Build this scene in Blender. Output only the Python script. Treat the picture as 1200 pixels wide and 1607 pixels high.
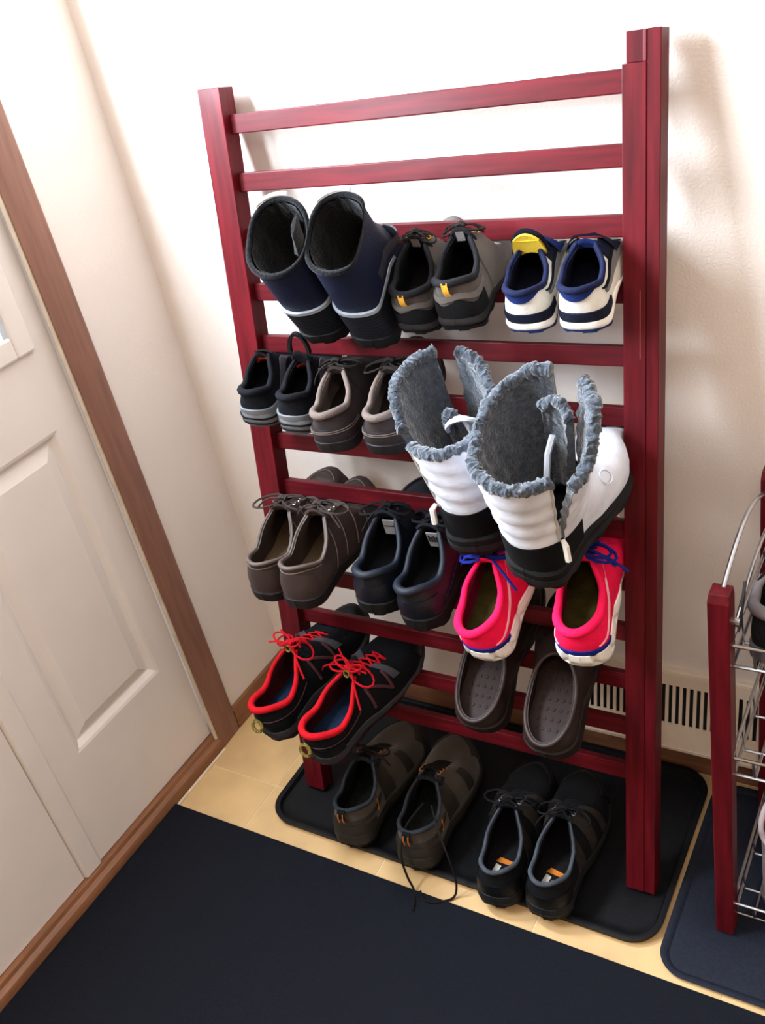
import bpy, math, random
import numpy as np
from mathutils import Vector, Matrix, Euler, noise
random.seed(7)
rng = np.random.default_rng(7)
for o in list(bpy.data.objects):
    bpy.data.objects.remove(o, do_unlink=True)
SC = bpy.context.scene
COL = SC.collection
PI = math.pi

# ------------------------------------------------------------------ camera
cam_d = bpy.data.cameras.new('camera')
cam_d.sensor_fit = 'VERTICAL'
cam_d.sensor_height = 24.0
cam_d.lens = 1524.79 / 1607.0 * 24.0
cam_d.clip_start = 0.02
cam = bpy.data.objects.new('camera', cam_d)
COL.objects.link(cam)
cam.location = (1.3249, -1.2649, 1.4643)
cam.rotation_euler = (1.0113, 0.1972, 0.5146)
SC.camera = cam

# ------------------------------------------------------------------ world, lights, exposure
SC.view_settings.view_transform = 'Standard'
SC.view_settings.look = 'None'
SC.view_settings.gamma = 1.0
SC.view_settings.use_curve_mapping = False
SC.view_settings.exposure = 0.0
SC.cycles.max_bounces = 10
SC.cycles.diffuse_bounces = 6
SC.cycles.use_denoising = True
SC.cycles.sample_clamp_indirect = 6.0
world = bpy.data.worlds.new('overcast_sky')
SC.world = world
world.use_nodes = True
world.node_tree.nodes['Background'].inputs[0].default_value = (0.80, 0.90, 1.0, 1)
world.node_tree.nodes['Background'].inputs[1].default_value = 1.6

def area_light(name, loc, direction, sx, sy, watts, color, spread=180):
    d = bpy.data.lights.new(name, 'AREA')
    d.shape = 'RECTANGLE'; d.size = sx; d.size_y = sy
    d.energy = watts; d.color = color; d.spread = math.radians(spread)
    o = bpy.data.objects.new(name, d); COL.objects.link(o)
    o.location = loc
    o.rotation_euler = Vector(direction).to_track_quat('-Z', 'Y').to_euler()
    return o
# daylight entering through the glazed upper halves of the sidelight and of the door leaf
area_light('sidelight_daylight', (0.004, -0.43, 1.62), (1, 0, -0.02), 0.20, 0.54, 50, (0.80, 0.90, 1.0))
area_light('door_glass_daylight', (0.004, -1.08, 1.60), (1, 0, -0.02), 0.52, 0.60, 55, (0.80, 0.90, 1.0))
# warm ceiling fitting of the hall, behind the camera
area_light('ceiling_lamp_light', (1.60, -1.75, 2.36), (0, 0, -1), 0.5, 0.5, 13, (1.0, 0.79, 0.60))

# ------------------------------------------------------------------ materials
def lin(c):
    if isinstance(c, str):
        c = c.lstrip('#'); c = tuple(int(c[i:i+2], 16) for i in (0, 2, 4))
    out = []
    for v in c[:3]:
        v /= 255.0
        out.append(v / 12.92 if v <= 0.04045 else ((v + 0.055) / 1.055) ** 2.4)
    return (*out, 1.0)
MATS = {}
def mat(name, color, rough=0.6, metal=0.0, var=0.12, nscale=30.0, bump=0.0, bscale=200.0, spec=0.5, coat=0.0, sheen=0.0, stretch=None, color2=None):
    if name in MATS: return MATS[name]
    m = bpy.data.materials.new(name); m.use_nodes = True
    nt = m.node_tree; N = nt.nodes; Lk = nt.links
    b = N['Principled BSDF']
    b.inputs['Roughness'].default_value = rough
    b.inputs['Metallic'].default_value = metal
    b.inputs['Specular IOR Level'].default_value = spec
    b.inputs['Coat Weight'].default_value = coat
    b.inputs['Coat Roughness'].default_value = 0.18
    b.inputs['Sheen Weight'].default_value = sheen
    b.inputs['Sheen Roughness'].default_value = 0.5
    tc = N.new('ShaderNodeTexCoord'); mp = N.new('ShaderNodeMapping')
    Lk.new(tc.outputs['Object'], mp.inputs['Vector'])
    if stretch: mp.inputs['Scale'].default_value = stretch
    nz = N.new('ShaderNodeTexNoise'); nz.inputs['Scale'].default_value = nscale; nz.inputs['Detail'].default_value = 5
    Lk.new(mp.outputs[0], nz.inputs['Vector'])
    rp = N.new('ShaderNodeValToRGB')
    c = lin(color)
    c2 = lin(color2) if color2 else tuple(min(1, v * (1 + var)) for v in c[:3]) + (1,)
    c1 = tuple(v * (1 - var) for v in c[:3]) + (1,)
    rp.color_ramp.elements[0].position = 0.32; rp.color_ramp.elements[1].position = 0.68
    rp.color_ramp.elements[0].color = c1; rp.color_ramp.elements[1].color = c2
    Lk.new(nz.outputs['Fac'], rp.inputs[0]); Lk.new(rp.outputs[0], b.inputs['Base Color'])
    if bump:
        n2 = N.new('ShaderNodeTexNoise'); n2.inputs['Scale'].default_value = bscale; n2.inputs['Detail'].default_value = 3
        Lk.new(tc.outputs['Object'], n2.inputs['Vector'])
        bp = N.new('ShaderNodeBump'); bp.inputs['Strength'].default_value = bump; bp.inputs['Distance'].default_value = 0.002
        Lk.new(n2.outputs['Fac'], bp.inputs['Height']); Lk.new(bp.outputs[0], b.inputs['Normal'])
    MATS[name] = m
    return m

M_wall = mat('wall_paint', '#e7ddd5', 0.85, var=0.02, nscale=6, bump=0.35, bscale=260)
M_ceil = mat('ceiling_paint', '#ecebe8', 0.9, var=0.02, bump=0.3, bscale=120)
M_door = mat('door_paint', '#e2d9d2', 0.55, var=0.02, nscale=10, bump=0.05)
M_oak = mat('stained_oak', '#845c4c', 0.5, var=0.15, nscale=14, stretch=(6, 6, 0.6), bump=0.05)
M_oak_h = mat('stained_oak_baseboard', '#835638', 0.5, var=0.22, nscale=14, stretch=(6, 0.6, 6), bump=0.05)
M_tile = mat('beige_vinyl_tile', '#cfab78', 0.5, var=0.14, nscale=9, bump=0.06, bscale=90)
M_grout = mat('pale_grout', '#dcc294', 0.85, var=0.08)
M_cherry = mat('cherry_stain', '#530a13', 0.48, var=0.35, nscale=10, stretch=(9, 9, 0.7), coat=0.05, spec=0.16, bump=0.04, bscale=160)
M_cherry_h = mat('cherry_stain_slat', '#530a13', 0.48, var=0.35, nscale=10, stretch=(0.7, 9, 9), coat=0.05, spec=0.16, bump=0.04, bscale=160)
M_vent = mat('vent_enamel', '#d6c5b0', 0.5, var=0.03)
M_dark = mat('vent_dark', '#1a1614', 0.9)
M_tray = mat('black_tray_plastic', '#08080b', 0.6, var=0.3, nscale=50, bump=0.25, bscale=500, spec=0.2)
M_mat = mat('black_ribbed_mat', '#0d1019', 0.9, var=0.35, nscale=260, bump=0.8, bscale=900, spec=0.2)
M_mat2 = mat('black_rubber_mat', '#111624', 0.75, var=0.35, nscale=200, bump=0.5, bscale=700, spec=0.3)
M_chrome = mat('chrome_wire', '#b9b9bd', 0.25, metal=1.0, var=0.05)
M_brass = mat('brass', '#b08a45', 0.35, metal=1.0, var=0.05)

# ------------------------------------------------------------------ mesh helpers
# shoes wedged between two slats are pinched where they pass through the gap
SQUEEZE = None
def squeeze(V):
    W, rack_inv, gap, planes, tall = SQUEEZE
    A = np.array(W); P = np.array(V, float) @ A[:3, :3].T + A[:3, 3]          # world
    for p0, n in planes:                                                       # pressed against its neighbour
        d = (P - p0) @ n
        dn = np.where(d > -.012, -.012 + .0112*np.tanh((d+.012)/.0112), d)
        P = P + (dn - d)[:, None]*n
    if gap is not None:
        lo, hi = gap
        K = np.array(rack_inv); Q = P @ K[:3, :3].T + K[:3, 3]
        x, y, z = Q[:, 0], Q[:, 1], Q[:, 2]
        d = np.maximum(0, np.maximum(-.0165 - y, y - .0205)); w = np.exp(-(d/.022)**2)
        Q[:, 0] = x + w*(np.clip(x, .3055, .9165) - x)
        if tall is not None:                                                   # a boot's shaft stays in front of the slats
            k = np.clip((np.array(V)[:, 2] - tall)/.03, 0, 1)
            ym = -.006 + (1-k)*.2
            Q[:, 1] = y = np.where(y > ym - .02, ym - .02 + .02*np.tanh((y - ym + .02)/.02), y)
        d = np.maximum(0, np.maximum(-.0065 - y, y - .0195)); w = np.exp(-(d/.022)**2)
        mid, half = (lo+hi)/2, (hi-lo)/2
        u = (z-mid)/half; a = np.abs(u)
        g = np.where(a < .55, a, .55 + .45*np.tanh((a-.55)/.45)*.98)
        if tall is not None: w = w * (1-k)
        Q[:, 2] = z + w*(mid + half*np.sign(u)*g - z)
        B = np.linalg.inv(K); P = Q @ B[:3, :3].T + B[:3, 3]
    B = np.linalg.inv(A)
    return [tuple(p) for p in (P @ B[:3, :3].T + B[:3, 3])]
class MB:
    def __init__(s): s.v = []; s.f = []
    def add(s, V, F):
        n = len(s.v); s.v += [tuple(map(float, p)) for p in V]; s.f += [tuple(i + n for i in f) for f in F]; return s
    def box(s, a, b):
        x0, y0, z0 = a; x1, y1, z1 = b
        return s.add([(x0,y0,z0),(x1,y0,z0),(x1,y1,z0),(x0,y1,z0),(x0,y0,z1),(x1,y0,z1),(x1,y1,z1),(x0,y1,z1)],
                     [(0,3,2,1),(4,5,6,7),(0,1,5,4),(1,2,6,5),(2,3,7,6),(3,0,4,7)])
    def grid(s, G, closed=False, flip=False):
        G = np.asarray(G, float); m, n, _ = G.shape
        F = []
        for i in range(m - 1):
            for j in range(n if closed else n - 1):
                j2 = (j + 1) % n
                q = (i*n+j, i*n+j2, (i+1)*n+j2, (i+1)*n+j)
                F.append(q[::-1] if flip else q)
        return s.add(G.reshape(-1, 3), F)
    def tube(s, pts, r, n=6, closed=False, cap=True):
        P = np.asarray(pts, float); k = len(P)
        rr = np.full(k, r) if np.isscalar(r) else np.asarray(r, float)
        T = np.roll(P, -1, 0) - np.roll(P, 1, 0)
        if not closed: T[0] = P[1] - P[0]; T[-1] = P[-1] - P[-2]
        T /= np.linalg.norm(T, axis=1)[:, None] + 1e-12
        u = np.cross(T[0], [0.31, 0.22, 0.92]); u /= np.linalg.norm(u) + 1e-12
        R = []
        for i in range(k):
            u = u - T[i] * (u @ T[i]); u /= np.linalg.norm(u) + 1e-12
            w = np.cross(T[i], u)
            a = np.arange(n) * 2 * PI / n
            R.append(P[i] + rr[i] * (np.cos(a)[:, None] * u + np.sin(a)[:, None] * w))
        R = np.array(R)
        base = len(s.v)
        if closed: R = np.concatenate([R, R[:1]])
        s.grid(R, closed=True)
        if cap and not closed:
            s.f.append(tuple(base + i for i in range(n))[::-1]); s.f.append(tuple(base + (k-1)*n + i for i in range(n)))
        return s
    def prism(s, poly, axis, a, b):
        # poly: 2D points, extruded along axis ('x','y','z') from a to b
        n = len(poly)
        def P(p, t):
            return {'x': (t, p[0], p[1]), 'y': (p[0], t, p[1]), 'z': (p[0], p[1], t)}[axis]
        V = [P(p, a) for p in poly] + [P(p, b) for p in poly]
        F = [tuple(range(n))[::-1], tuple(range(n, 2*n))] + [(i, (i+1) % n, n + (i+1) % n, n + i) for i in range(n)]
        return s.add(V, F)
    def mesh(s, name):
        me = bpy.data.meshes.new(name); me.from_pydata(s.v, [], s.f); me.update(); return me
    def build(s, name, m, parent=None, smooth=40, bevel=0.0, label=None):
        if SQUEEZE is not None and parent is not None: s.v = squeeze(s.v)
        me = s.mesh(name)
        me.materials.append(m)
        return place(name, me, parent, smooth, bevel, label)
def place(name, me, parent=None, smooth=40, bevel=0.0, label=None):
    import bmesh
    bm = bmesh.new(); bm.from_mesh(me); bmesh.ops.recalc_face_normals(bm, faces=bm.faces); bm.to_mesh(me); bm.free()
    if smooth:
        me.polygons.foreach_set('use_smooth', [True] * len(me.polygons))
        me.set_sharp_from_angle(angle=math.radians(smooth))
    o = bpy.data.objects.new(name, me); COL.objects.link(o)
    if parent is not None: o.parent = parent
    if bevel:
        bv = o.modifiers.new('bevel', 'BEVEL'); bv.width = bevel; bv.segments = 2; bv.limit_method = 'ANGLE'; bv.angle_limit = math.radians(50)
    if label: o['label'] = label
    return o
def empty(name, loc=(0, 0, 0), matrix=None):
    o = bpy.data.objects.new(name, None); COL.objects.link(o); o.empty_display_size = 0.03
    if matrix is not None: o.matrix_world = matrix
    else: o.location = loc
    return o
def tag(o, label, cat, group=None):
    o['label'] = label; o['category'] = cat
    if group: o['group'] = group
    return o
def struct(o):
    o['kind'] = 'structure'; return o
def rrect(x0, y0, x1, y1, r, n=8):
    out = []
    for cx, cy, a0 in ((x1-r, y1-r, 0), (x0+r, y1-r, 90), (x0+r, y0+r, 180), (x1-r, y0+r, 270)):
        for i in range(n + 1):
            a = math.radians(a0 + 90 * i / n); out.append((cx + r*math.cos(a), cy + r*math.sin(a)))
    return out
# ------------------------------------------------------------------ room shell
WY = 0.012            # back wall plane
RX, RY, RZ = 4.0, -4.3, 2.44
floor = struct(MB().box((-0.05, RY, -0.06), (RX, WY, -0.0007)).build('floor', M_grout, smooth=0))
T0x, T0y, TS = 0.19, -0.305, 0.305
tile_me = MB().prism(rrect(0.0012, 0.0012, TS-0.0012, TS-0.0012, 0.002, 2), 'z', -0.004, 0.0).mesh('tile')
tile_me.materials.append(M_tile)
for i in range(-1, 13):
    for j in range(-14, 2):
        x0, y0 = T0x + i*TS, T0y + j*TS
        cx0, cx1 = max(x0, 0.0), min(x0+TS, RX); cy0, cy1 = max(y0, RY), min(y0+TS, WY)
        if cx1 - cx0 < 0.02 or cy1 - cy0 < 0.02: continue
        if cx1 - cx0 > TS - 0.001 and cy1 - cy0 > TS - 0.001:
            t = bpy.data.objects.new('tile', tile_me); COL.objects.link(t); t.location = (x0, y0, 0); t.parent = floor
        else:
            t = MB().box((0.0012, 0.0012, -0.004), (cx1-cx0-0.0012, cy1-cy0-0.0012, 0)).build('tile', M_tile, floor, smooth=0)
            t.location = (cx0, cy0, 0)
struct(MB().box((-0.12, WY, 0), (RX, WY+0.1, RZ)).build('wall_back', M_wall, smooth=0))
struct(MB().box((RX, RY, 0), (RX+0.1, WY+0.1, RZ)).build('wall_right', M_wall, smooth=0))
struct(MB().box((-0.12, RY-0.1, 0), (RX+0.1, RY, RZ)).build('wall_front', M_wall, smooth=0))
struct(MB().box((-0.12, RY-0.1, RZ), (RX+0.1, WY+0.1, RZ+0.1)).build('ceiling', M_ceil, smooth=0))
# left wall around the door opening (opening y -1.66 .. -0.2385, z 0 .. 2.05)
DY0, DY1, DZ = -1.66, -0.2385, 2.05
struct(MB().box((-0.12, DY1, 0), (0, WY, RZ)).box((-0.12, RY, 0), (0, DY0, RZ)).box((-0.12, DY0, DZ), (0, DY1, RZ)).build('wall_left', M_wall, smooth=0))
# casing
struct(MB().prism([(0.0, -0.2562), (0.011, -0.2562), (0.013, -0.250), (0.011, -0.196), (0.008, -0.1918), (0.0, -0.1918)], 'z', 0, DZ+0.02).build('trim_1', M_oak, smooth=30))
struct(MB().box((0, DY0-0.046, 0), (0.012, DY0+0.018, DZ+0.02)).build('trim_2', M_oak, smooth=0, bevel=0.002))
struct(MB().box((0, DY0-0.046, DZ-0.018), (0.012, DY1+0.0467, DZ+0.046)).build('trim_3', M_oak, smooth=0, bevel=0.002))
# baseboards
def baseboard(name, axis, a, b, m):
    poly = [(0, 0), (0.011, 0), (0.011, 0.045), (0.007, 0.054), (0, 0.056)]
    if axis == 'y': mb = MB().prism([(p[0], p[1]) for p in poly], 'y', a, b)
    else: mb = MB().prism([(WY - p[0], p[1]) for p in poly], 'x', a, b)
    return struct(mb.build(name, m, smooth=30))
baseboard('baseboard_left', 'y', -0.1918, WY, M_oak_h)
baseboard('baseboard_back', 'x', 0.011, RX, mat('stained_oak_back', '#7a5038', 0.5, var=0.22, nscale=14, stretch=(0.6, 6, 6), bump=0.05))

# ------------------------------------------------------------------ entry door: fixed sidelight, astragal, door leaf, sill
def glass_mat():
    m = bpy.data.materials.new('clear_glass'); m.use_nodes = True
    nt = m.node_tree; nt.nodes.clear()
    out = nt.nodes.new('ShaderNodeOutputMaterial'); mx = nt.nodes.new('ShaderNodeMixShader'); fr = nt.nodes.new('ShaderNodeFresnel')
    tr = nt.nodes.new('ShaderNodeBsdfTransparent'); gl = nt.nodes.new('ShaderNodeBsdfGlossy'); gl.inputs['Roughness'].default_value = 0.03
    fr.inputs[0].default_value = 1.45
    nt.links.new(fr.outputs[0], mx.inputs[0]); nt.links.new(tr.outputs[0], mx.inputs[1]); nt.links.new(gl.outputs[0], mx.inputs[2]); nt.links.new(mx.outputs[0], out.inputs[0])
    return m
M_glass = glass_mat()
FX = -0.010           # face of the door leaves
def ring(mb, y0, y1, z0, z1, x0, iy, iz, x1):
    # mitred sloping frame from outer rectangle (at depth x0) to inset rectangle (at depth x1)
    V = [(x0,y0,z0),(x0,y1,z0),(x0,y1,z1),(x0,y0,z1),(x1,y0+iy,z0+iz),(x1,y1-iy,z0+iz),(x1,y1-iy,z1-iz),(x1,y0+iy,z1-iz)]
    mb.add(V, [(0,1,5,4),(1,2,6,5),(2,3,7,6),(3,0,4,7)])
def leaf(parent, y0, y1, z0, z1, py0, py1, pz0, pz1, gz0, gz1):
    # leaf body with a cut-out panel below and a glazed opening above
    b = MB()
    xb = FX - 0.04
    for (a, c, e, g) in ((y0, py0, z0, z1), (py1, y1, z0, z1), (py0, py1, z0, pz0), (py0, py1, pz1, gz0), (py0, py1, gz1, z1)):
        b.box((xb, a, e), (FX, c, g))
    b.build('leaf_frame', M_door, parent, smooth=0)
    p = MB()
    ring(p, py0, py1, pz0, pz1, FX, 0.006, 0.006, FX-0.002)
    ring(p, py0+.006, py1-.006, pz0+.006, pz1-.006, FX-0.002, 0.010, 0.010, FX-0.011)
    ring(p, py0+.016, py1-.016, pz0+.016, pz1-.016, FX-0.011, 0.004, 0.004, FX-0.011)
    ring(p, py0+.020, py1-.020, pz0+.020, pz1-.020, FX-0.011, 0.022, 0.022, FX-0.003)
    p.add([(FX-.003, py0+.042, pz0+.042), (FX-.003, py1-.042, pz0+.042), (FX-.003, py1-.042, pz1-.042), (FX-.003, py0+.042, pz1-.042)], [(0, 1, 2, 3)])
    p.build('raised_panel', M_door, parent, smooth=20)
    g = MB()
    for (a, c, e, h) in ((py0-.018, py0+.02, gz0-.018, gz1+.018), (py1-.02, py1+.018, gz0-.018, gz1+.018), (py0+.02, py1-.02, gz0-.018, gz0+.02), (py0+.02, py1-.02, gz1-.02, gz1+.018)):
        g.box((FX, a, e), (FX+0.009, c, h))
    g.build('glazing_frame', M_door, parent, smooth=0, bevel=0.004)
    MB().box((FX-0.026, py0, gz0), (FX-0.020, py1, gz1)).build('pane', M_glass, parent, smooth=0)
def leaf_at(name, y0, y1, *a):
    root = struct(empty(name, (0, 0, 0))); leaf(root, y0, y1, *a); return root
side = leaf_at('door_1', -0.604, -0.2575, 0.040, DZ-0.02, -0.548, -0.316, 0.272, 0.826, 0.985, 1.90)
main = leaf_at('door_2', -1.640, -0.652, 0.040, DZ-0.02, -1.49, -0.80, 0.272, 0.826, 0.985, 1.90)
# handle of the door leaf (out of frame, on its latch side)
kn = MB(); kn.tube([(FX, -0.72, 0.95), (FX+0.012, -0.72, 0.95)], 0.03, 20); kn.tube([(FX+0.012, -0.72, 0.95), (FX+0.03, -0.72, 0.95), (FX+0.045, -0.72, 0.95), (FX+0.06, -0.72, 0.95), (FX+0.066, -0.72, 0.95)], [0.012, 0.013, 0.026, 0.024, 0.008], 20)
kn.build('knob', M_brass, main)
# astragal strip between the leaves
struct(MB().prism([(-0.05, -0.650), (FX-0.002, -0.650), (FX+0.006, -0.646), (FX+0.006, -0.612), (FX+0.001, -0.606), (FX+0.001, -0.604), (-0.05, -0.604)], 'z', 0.040, DZ).build('trim_4', M_door, smooth=30))
# weatherstrip bead beside the casing, header, sill
struct(MB().tube([(0.004, -0.2585, 0.03), (0.004, -0.2585, DZ)], 0.0045, 8).build('trim_5', mat('weatherstrip', '#cbbba6', 0.5), smooth=60))
struct(MB().box((-0.12, DY0, DZ-0.02), (-0.01, DY1, DZ)).build('trim_6', M_oak, smooth=0))
struct(MB().prism([(-0.12, 0.0), (0.014, 0.0), (0.016, 0.012), (0.012, 0.024), (0.004, 0.030), (0.002, 0.038), (-0.12, 0.040)], 'y', DY0, -0.2562).build('trim_7', M_oak_h, smooth=30))
struct(MB().tube([(0.018, -0.42, 0.001), (0.018, -0.2575, 0.001)], 0.004, 6).build('trim_8', mat('pale_caulk', '#d9c3a8', 0.7), smooth=60))

# ------------------------------------------------------------------ wall register
reg = empty('wall_register', (0.76, WY, 0.09))
tag(reg, 'beige slotted metal heating register low on the back wall behind the rack', 'vent')
RW = 0.62
def rpt(x, h, d=0.0):   # h 0..0.152 up the sloping face, local coords
    k = h / 0.152
    return (x, -(0.052 - 0.038*k) - d, h)
b = MB(); b.prism([(0, 0), (-0.052, 0), (-0.052, 0.006), (-0.048, 0.006), (-0.048, 0.004), (0, 0.004)], 'x', 0, RW)
b.prism([(0, 0.146), (-0.012, 0.146), (-0.0125, 0.152), (-0.009, 0.1545), (0, 0.1545)], 'x', 0, RW)
for xx in (0, RW-0.004): b.prism([(0, 0), (-0.050, 0.002), (-0.013, 0.15), (0, 0.15)], 'x', xx, xx+0.004)
b.build('housing', M_vent, reg, smooth=30)
MB().add([rpt(0.003, 0.002, -0.012), rpt(RW-0.003, 0.002, -0.012), (RW-0.003, -0.004, 0.148), (0.003, -0.004, 0.148)], [(0, 1, 2, 3)]).build('backing', M_dark, reg, smooth=0)
def plate(x0, x1, h0, h1):
    mb = MB(); V = [rpt(x0, h0), rpt(x1, h0), rpt(x1, h1), rpt(x0, h1)]; W = [(p[0], p[1]+0.003, p[2]) for p in V]
    mb.add(V + W, [(0,1,2,3), (4,7,6,5), (0,4,5,1), (1,5,6,2), (2,6,7,3), (3,7,4,0)]); return mb
plate(0, RW, 0.128, 0.150).build('face_strip', M_vent, reg, smooth=0)
plate(0, RW, 0.004, 0.052).build('face_strip', M_vent, reg, smooth=0)
pitch = 0.0122
slots = []
xs = 0.020
while xs < RW - 0.02:
    for k in range(9):
        if xs + k*pitch < RW - 0.02: slots.append(xs + k*pitch)
    xs += 9*pitch + 0.022
prev = 0.0
for sx in slots:
    plate(prev, sx - 0.0033, 0.052, 0.128).build('louver', M_vent, reg, smooth=0); prev = sx + 0.0033
plate(prev, RW, 0.052, 0.128).build('louver', M_vent, reg, smooth=0)

# ------------------------------------------------------------------ mats and tray
tr_pts = rrect(0.222, -0.385, 0.995, -0.006, 0.055, 10)
def tray_mesh(pts, H, wall, mb):
    c = np.mean(pts, 0); P = np.array(pts)
    def inset(d):
        q = P - c; nrm = q / np.linalg.norm(q, axis=1)[:, None]
        T = np.roll(P, -1, 0) - np.roll(P, 1, 0); N_ = np.c_[T[:, 1], -T[:, 0]]; N_ /= np.linalg.norm(N_, axis=1)[:, None]
        return P - N_ * d
    def r3(d, z): return np.c_[inset(d), np.full(len(P), z)]
    G = [r3(0.010, 0.0005), r3(0.004, 0.002), r3(0.001, H*0.7), r3(0.0, H), r3(0.005, H+0.0015), r3(0.010, H), r3(0.014, H*0.5), r3(0.022, 0.0045), r3(0.03, 0.004)]
    mb.grid(np.array(G), closed=True)
    n = len(P); mb.f.append(tuple(range(len(mb.v)-n, len(mb.v)))); mb.f.append(tuple(range(0, n))[::-1])
    return mb
tray = empty('boot_tray', (0.6, -0.2, 0))
tag(tray, 'black plastic boot tray with raised rim under the shoe rack', 'tray')
tp = [(p[0]-0.6, p[1]+0.2) for p in tr_pts]
tray_mesh(tp, 0.016, 0.01, MB()).build('tray_body', M_tray, tray, smooth=35)
dm = empty('door_mat', (0.9, -0.9, 0)); tag(dm, 'large black ribbed door mat in front of the door', 'mat')
MB().prism(rrect(-0.893, -0.60, 1.1, 0.478, 0.004, 2), 'z', 0.0006, 0.007).build('mat_body', M_mat, dm, smooth=0, bevel=0.002)
rm = empty('floor_mat', (1.4, -0.2, 0)); tag(rm, 'black rounded-corner rubber mat under the wire basket stand', 'mat')
rp_ = [(p[0]-1.4, p[1]+0.2) for p in rrect(1.000, -0.412, 1.78, -0.012, 0.045, 10)]
tray_mesh(rp_, 0.007, 0.01, MB()).build('mat_body', M_mat2, rm, smooth=35)

# ------------------------------------------------------------------ shoe rack: a slatted cot side stood on end, leaning on the wall
TH, YB = 0.1939, 0.2745
RACK = Matrix.Translation((0, -YB, 0.0088)) @ Matrix.Rotation(-TH, 4, 'X')   # local: x across, -y towards camera, z along the posts
rack = empty('shoe_rack', matrix=RACK)
tag(rack, 'tall cherry red slatted wooden rack leaning on the wall, filled with shoes', 'rack')
def slat_top(i): return 1.2632 - 0.085*(i-1)
XL, XR = 0.304, 0.919
sl = None
for i in range(1, 14):
    t = slat_top(i) - 0.0055
    if sl is None:
        me = MB().box((XL-0.004, 0, -0.0284), (XR+0.004, 0.013, 0)).mesh('slat'); me.materials.append(M_cherry_h)
        sl = place('slat', me, rack, smooth=0, bevel=0.0018); o = sl
    else:
        o = sl.copy(); COL.objects.link(o); o.parent = rack
    o.location = (0, 0, t)
# posts
pr = MB()
pr.prism([(0.919, -0.015), (0.949, -0.015), (0.949, 0.019), (0.919, 0.019)], 'z', 0.0, 1.262)
pr.prism([(0.922, -0.008), (0.9425, -0.008), (0.945, -0.0095), (0.9465, -0.0125), (0.947, -0.015), (0.949, -0.015), (0.949, 0.019), (0.922, 0.019)], 'z', 1.2622, 1.297)
pr.prism([(0.9492, -0.0138), (0.966, -0.0138), (0.966, 0.019), (0.9492, 0.019)], 'z', 0.0, 1.297)
pr.build('post', M_cherry, rack, smooth=0, bevel=0.001)
MB().prism([(0.260, -0.015), (0.303, -0.015), (0.303, 0.019), (0.260, 0.019)], 'z', 0.0, 1.297).build('post', M_cherry, rack, smooth=0, bevel=0.0012)
# worn pale scratch along the right post
MB().box((0.9415, -0.0154, 0.905), (0.9420, -0.0149, 0.995)).build('scratch', mat('bare_wood', '#b06a4a', 0.7), rack, smooth=0, label='pale worn scratch')

# ------------------------------------------------------------------ poses: x, y, z of the heel, pitch, roll, yaw
POSE = {
    'A1': (0.6419, -0.1648, 0.9465, 0.4308, 0.0490, 0.0386),
    'A2': (0.7210, -0.1833, 0.9611, 0.2584, -0.0338, 0.0619),
    'A3': (0.8125, -0.1632, 0.9513, 0.3930, -0.0166, 0.0928),
    'A4': (0.8878, -0.1654, 0.9544, 0.3608, -0.0214, 0.0752),
    'B1': (0.4771, -0.1585, 0.9255, 0.5896, -0.0353, 0.2449),
    'B2': (0.5736, -0.1692, 0.9255, 0.5456, 0.0158, 0.1863),
    'C1': (0.3392, -0.2062, 0.7959, 0.2696, 0.0892, 0.1314),
    'C2': (0.4225, -0.2182, 0.7965, 0.2303, 0.0765, 0.0948),
    'C3': (0.5153, -0.2534, 0.7916, 0.1965, -0.0544, 0.1717),
    'C4': (0.5993, -0.2445, 0.7903, 0.2164, -0.0124, 0.1420),
    'D1': (0.7475, -0.2795, 0.6611, 0.2523, -0.0566, 0.3336),
    'D2': (0.8512, -0.3424, 0.6762, 0.3039, 0.1300, -0.2408),
    'E1': (0.3651, -0.3381, 0.5423, 0.1564, 0.0655, 0.1019),
    'E2': (0.4432, -0.3522, 0.5535, 0.0886, 0.0169, 0.0654),
    'F1': (0.5728, -0.3277, 0.5493, 0.1276, -0.0005, 0.1189),
    'F2': (0.6499, -0.3303, 0.5385, 0.1853, -0.0595, 0.0217),
    'G1': (0.7473, -0.3164, 0.4939, 0.4394, -0.0720, 0.0264),
    'G2': (0.8996, -0.3135, 0.5193, 0.3178, -0.0550, 0.1536),
    'H1': (0.7110, -0.3135, 0.3300, 0.5243, 0.0089, 0.0546),
    'H2': (0.8355, -0.3308, 0.3313, 0.4703, -0.0265, 0.0590),
    'I1': (0.3380, -0.3989, 0.2724, 0.2476, -0.0340, -0.1359),
    'I2': (0.4418, -0.4138, 0.2683, 0.2382, 0.1315, -0.2644),
    'J1': (0.4332, -0.3967, 0.0192, -0.0388, -0.0009, 0.1070),
    'J2': (0.5702, -0.3975, 0.0192, -0.0320, -0.0015, 0.1102),
    'K1': (0.7363, -0.4131, 0.0192, -0.0284, -0.0005, 0.1484),
    'K2': (0.8178, -0.4043, 0.0192, -0.0255, -0.0016, 0.0484),
}
R1_POSE = (1.1480, -0.2835, 0.5570, 0.0, 0.0, 0.0)
R2_POSE = (1.165, -0.275, 0.0385, 0.0, 0.0, 0.0)
LACE_PATHS = [
    [(0.575, -0.330, 0.128), (0.560, -0.375, 0.112), (0.560, -0.408, 0.075), (0.568, -0.418, 0.035), (0.580, -0.424, 0.008), (0.592, -0.445, 0.0095), (0.598, -0.462, 0.0095)],
    [(0.590, -0.330, 0.128), (0.628, -0.375, 0.110), (0.650, -0.392, 0.060), (0.655, -0.400, 0.022), (0.650, -0.412, 0.004), (0.630, -0.432, 0.0095), (0.608, -0.436, 0.0095), (0.592, -0.422, 0.008)],
]

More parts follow.
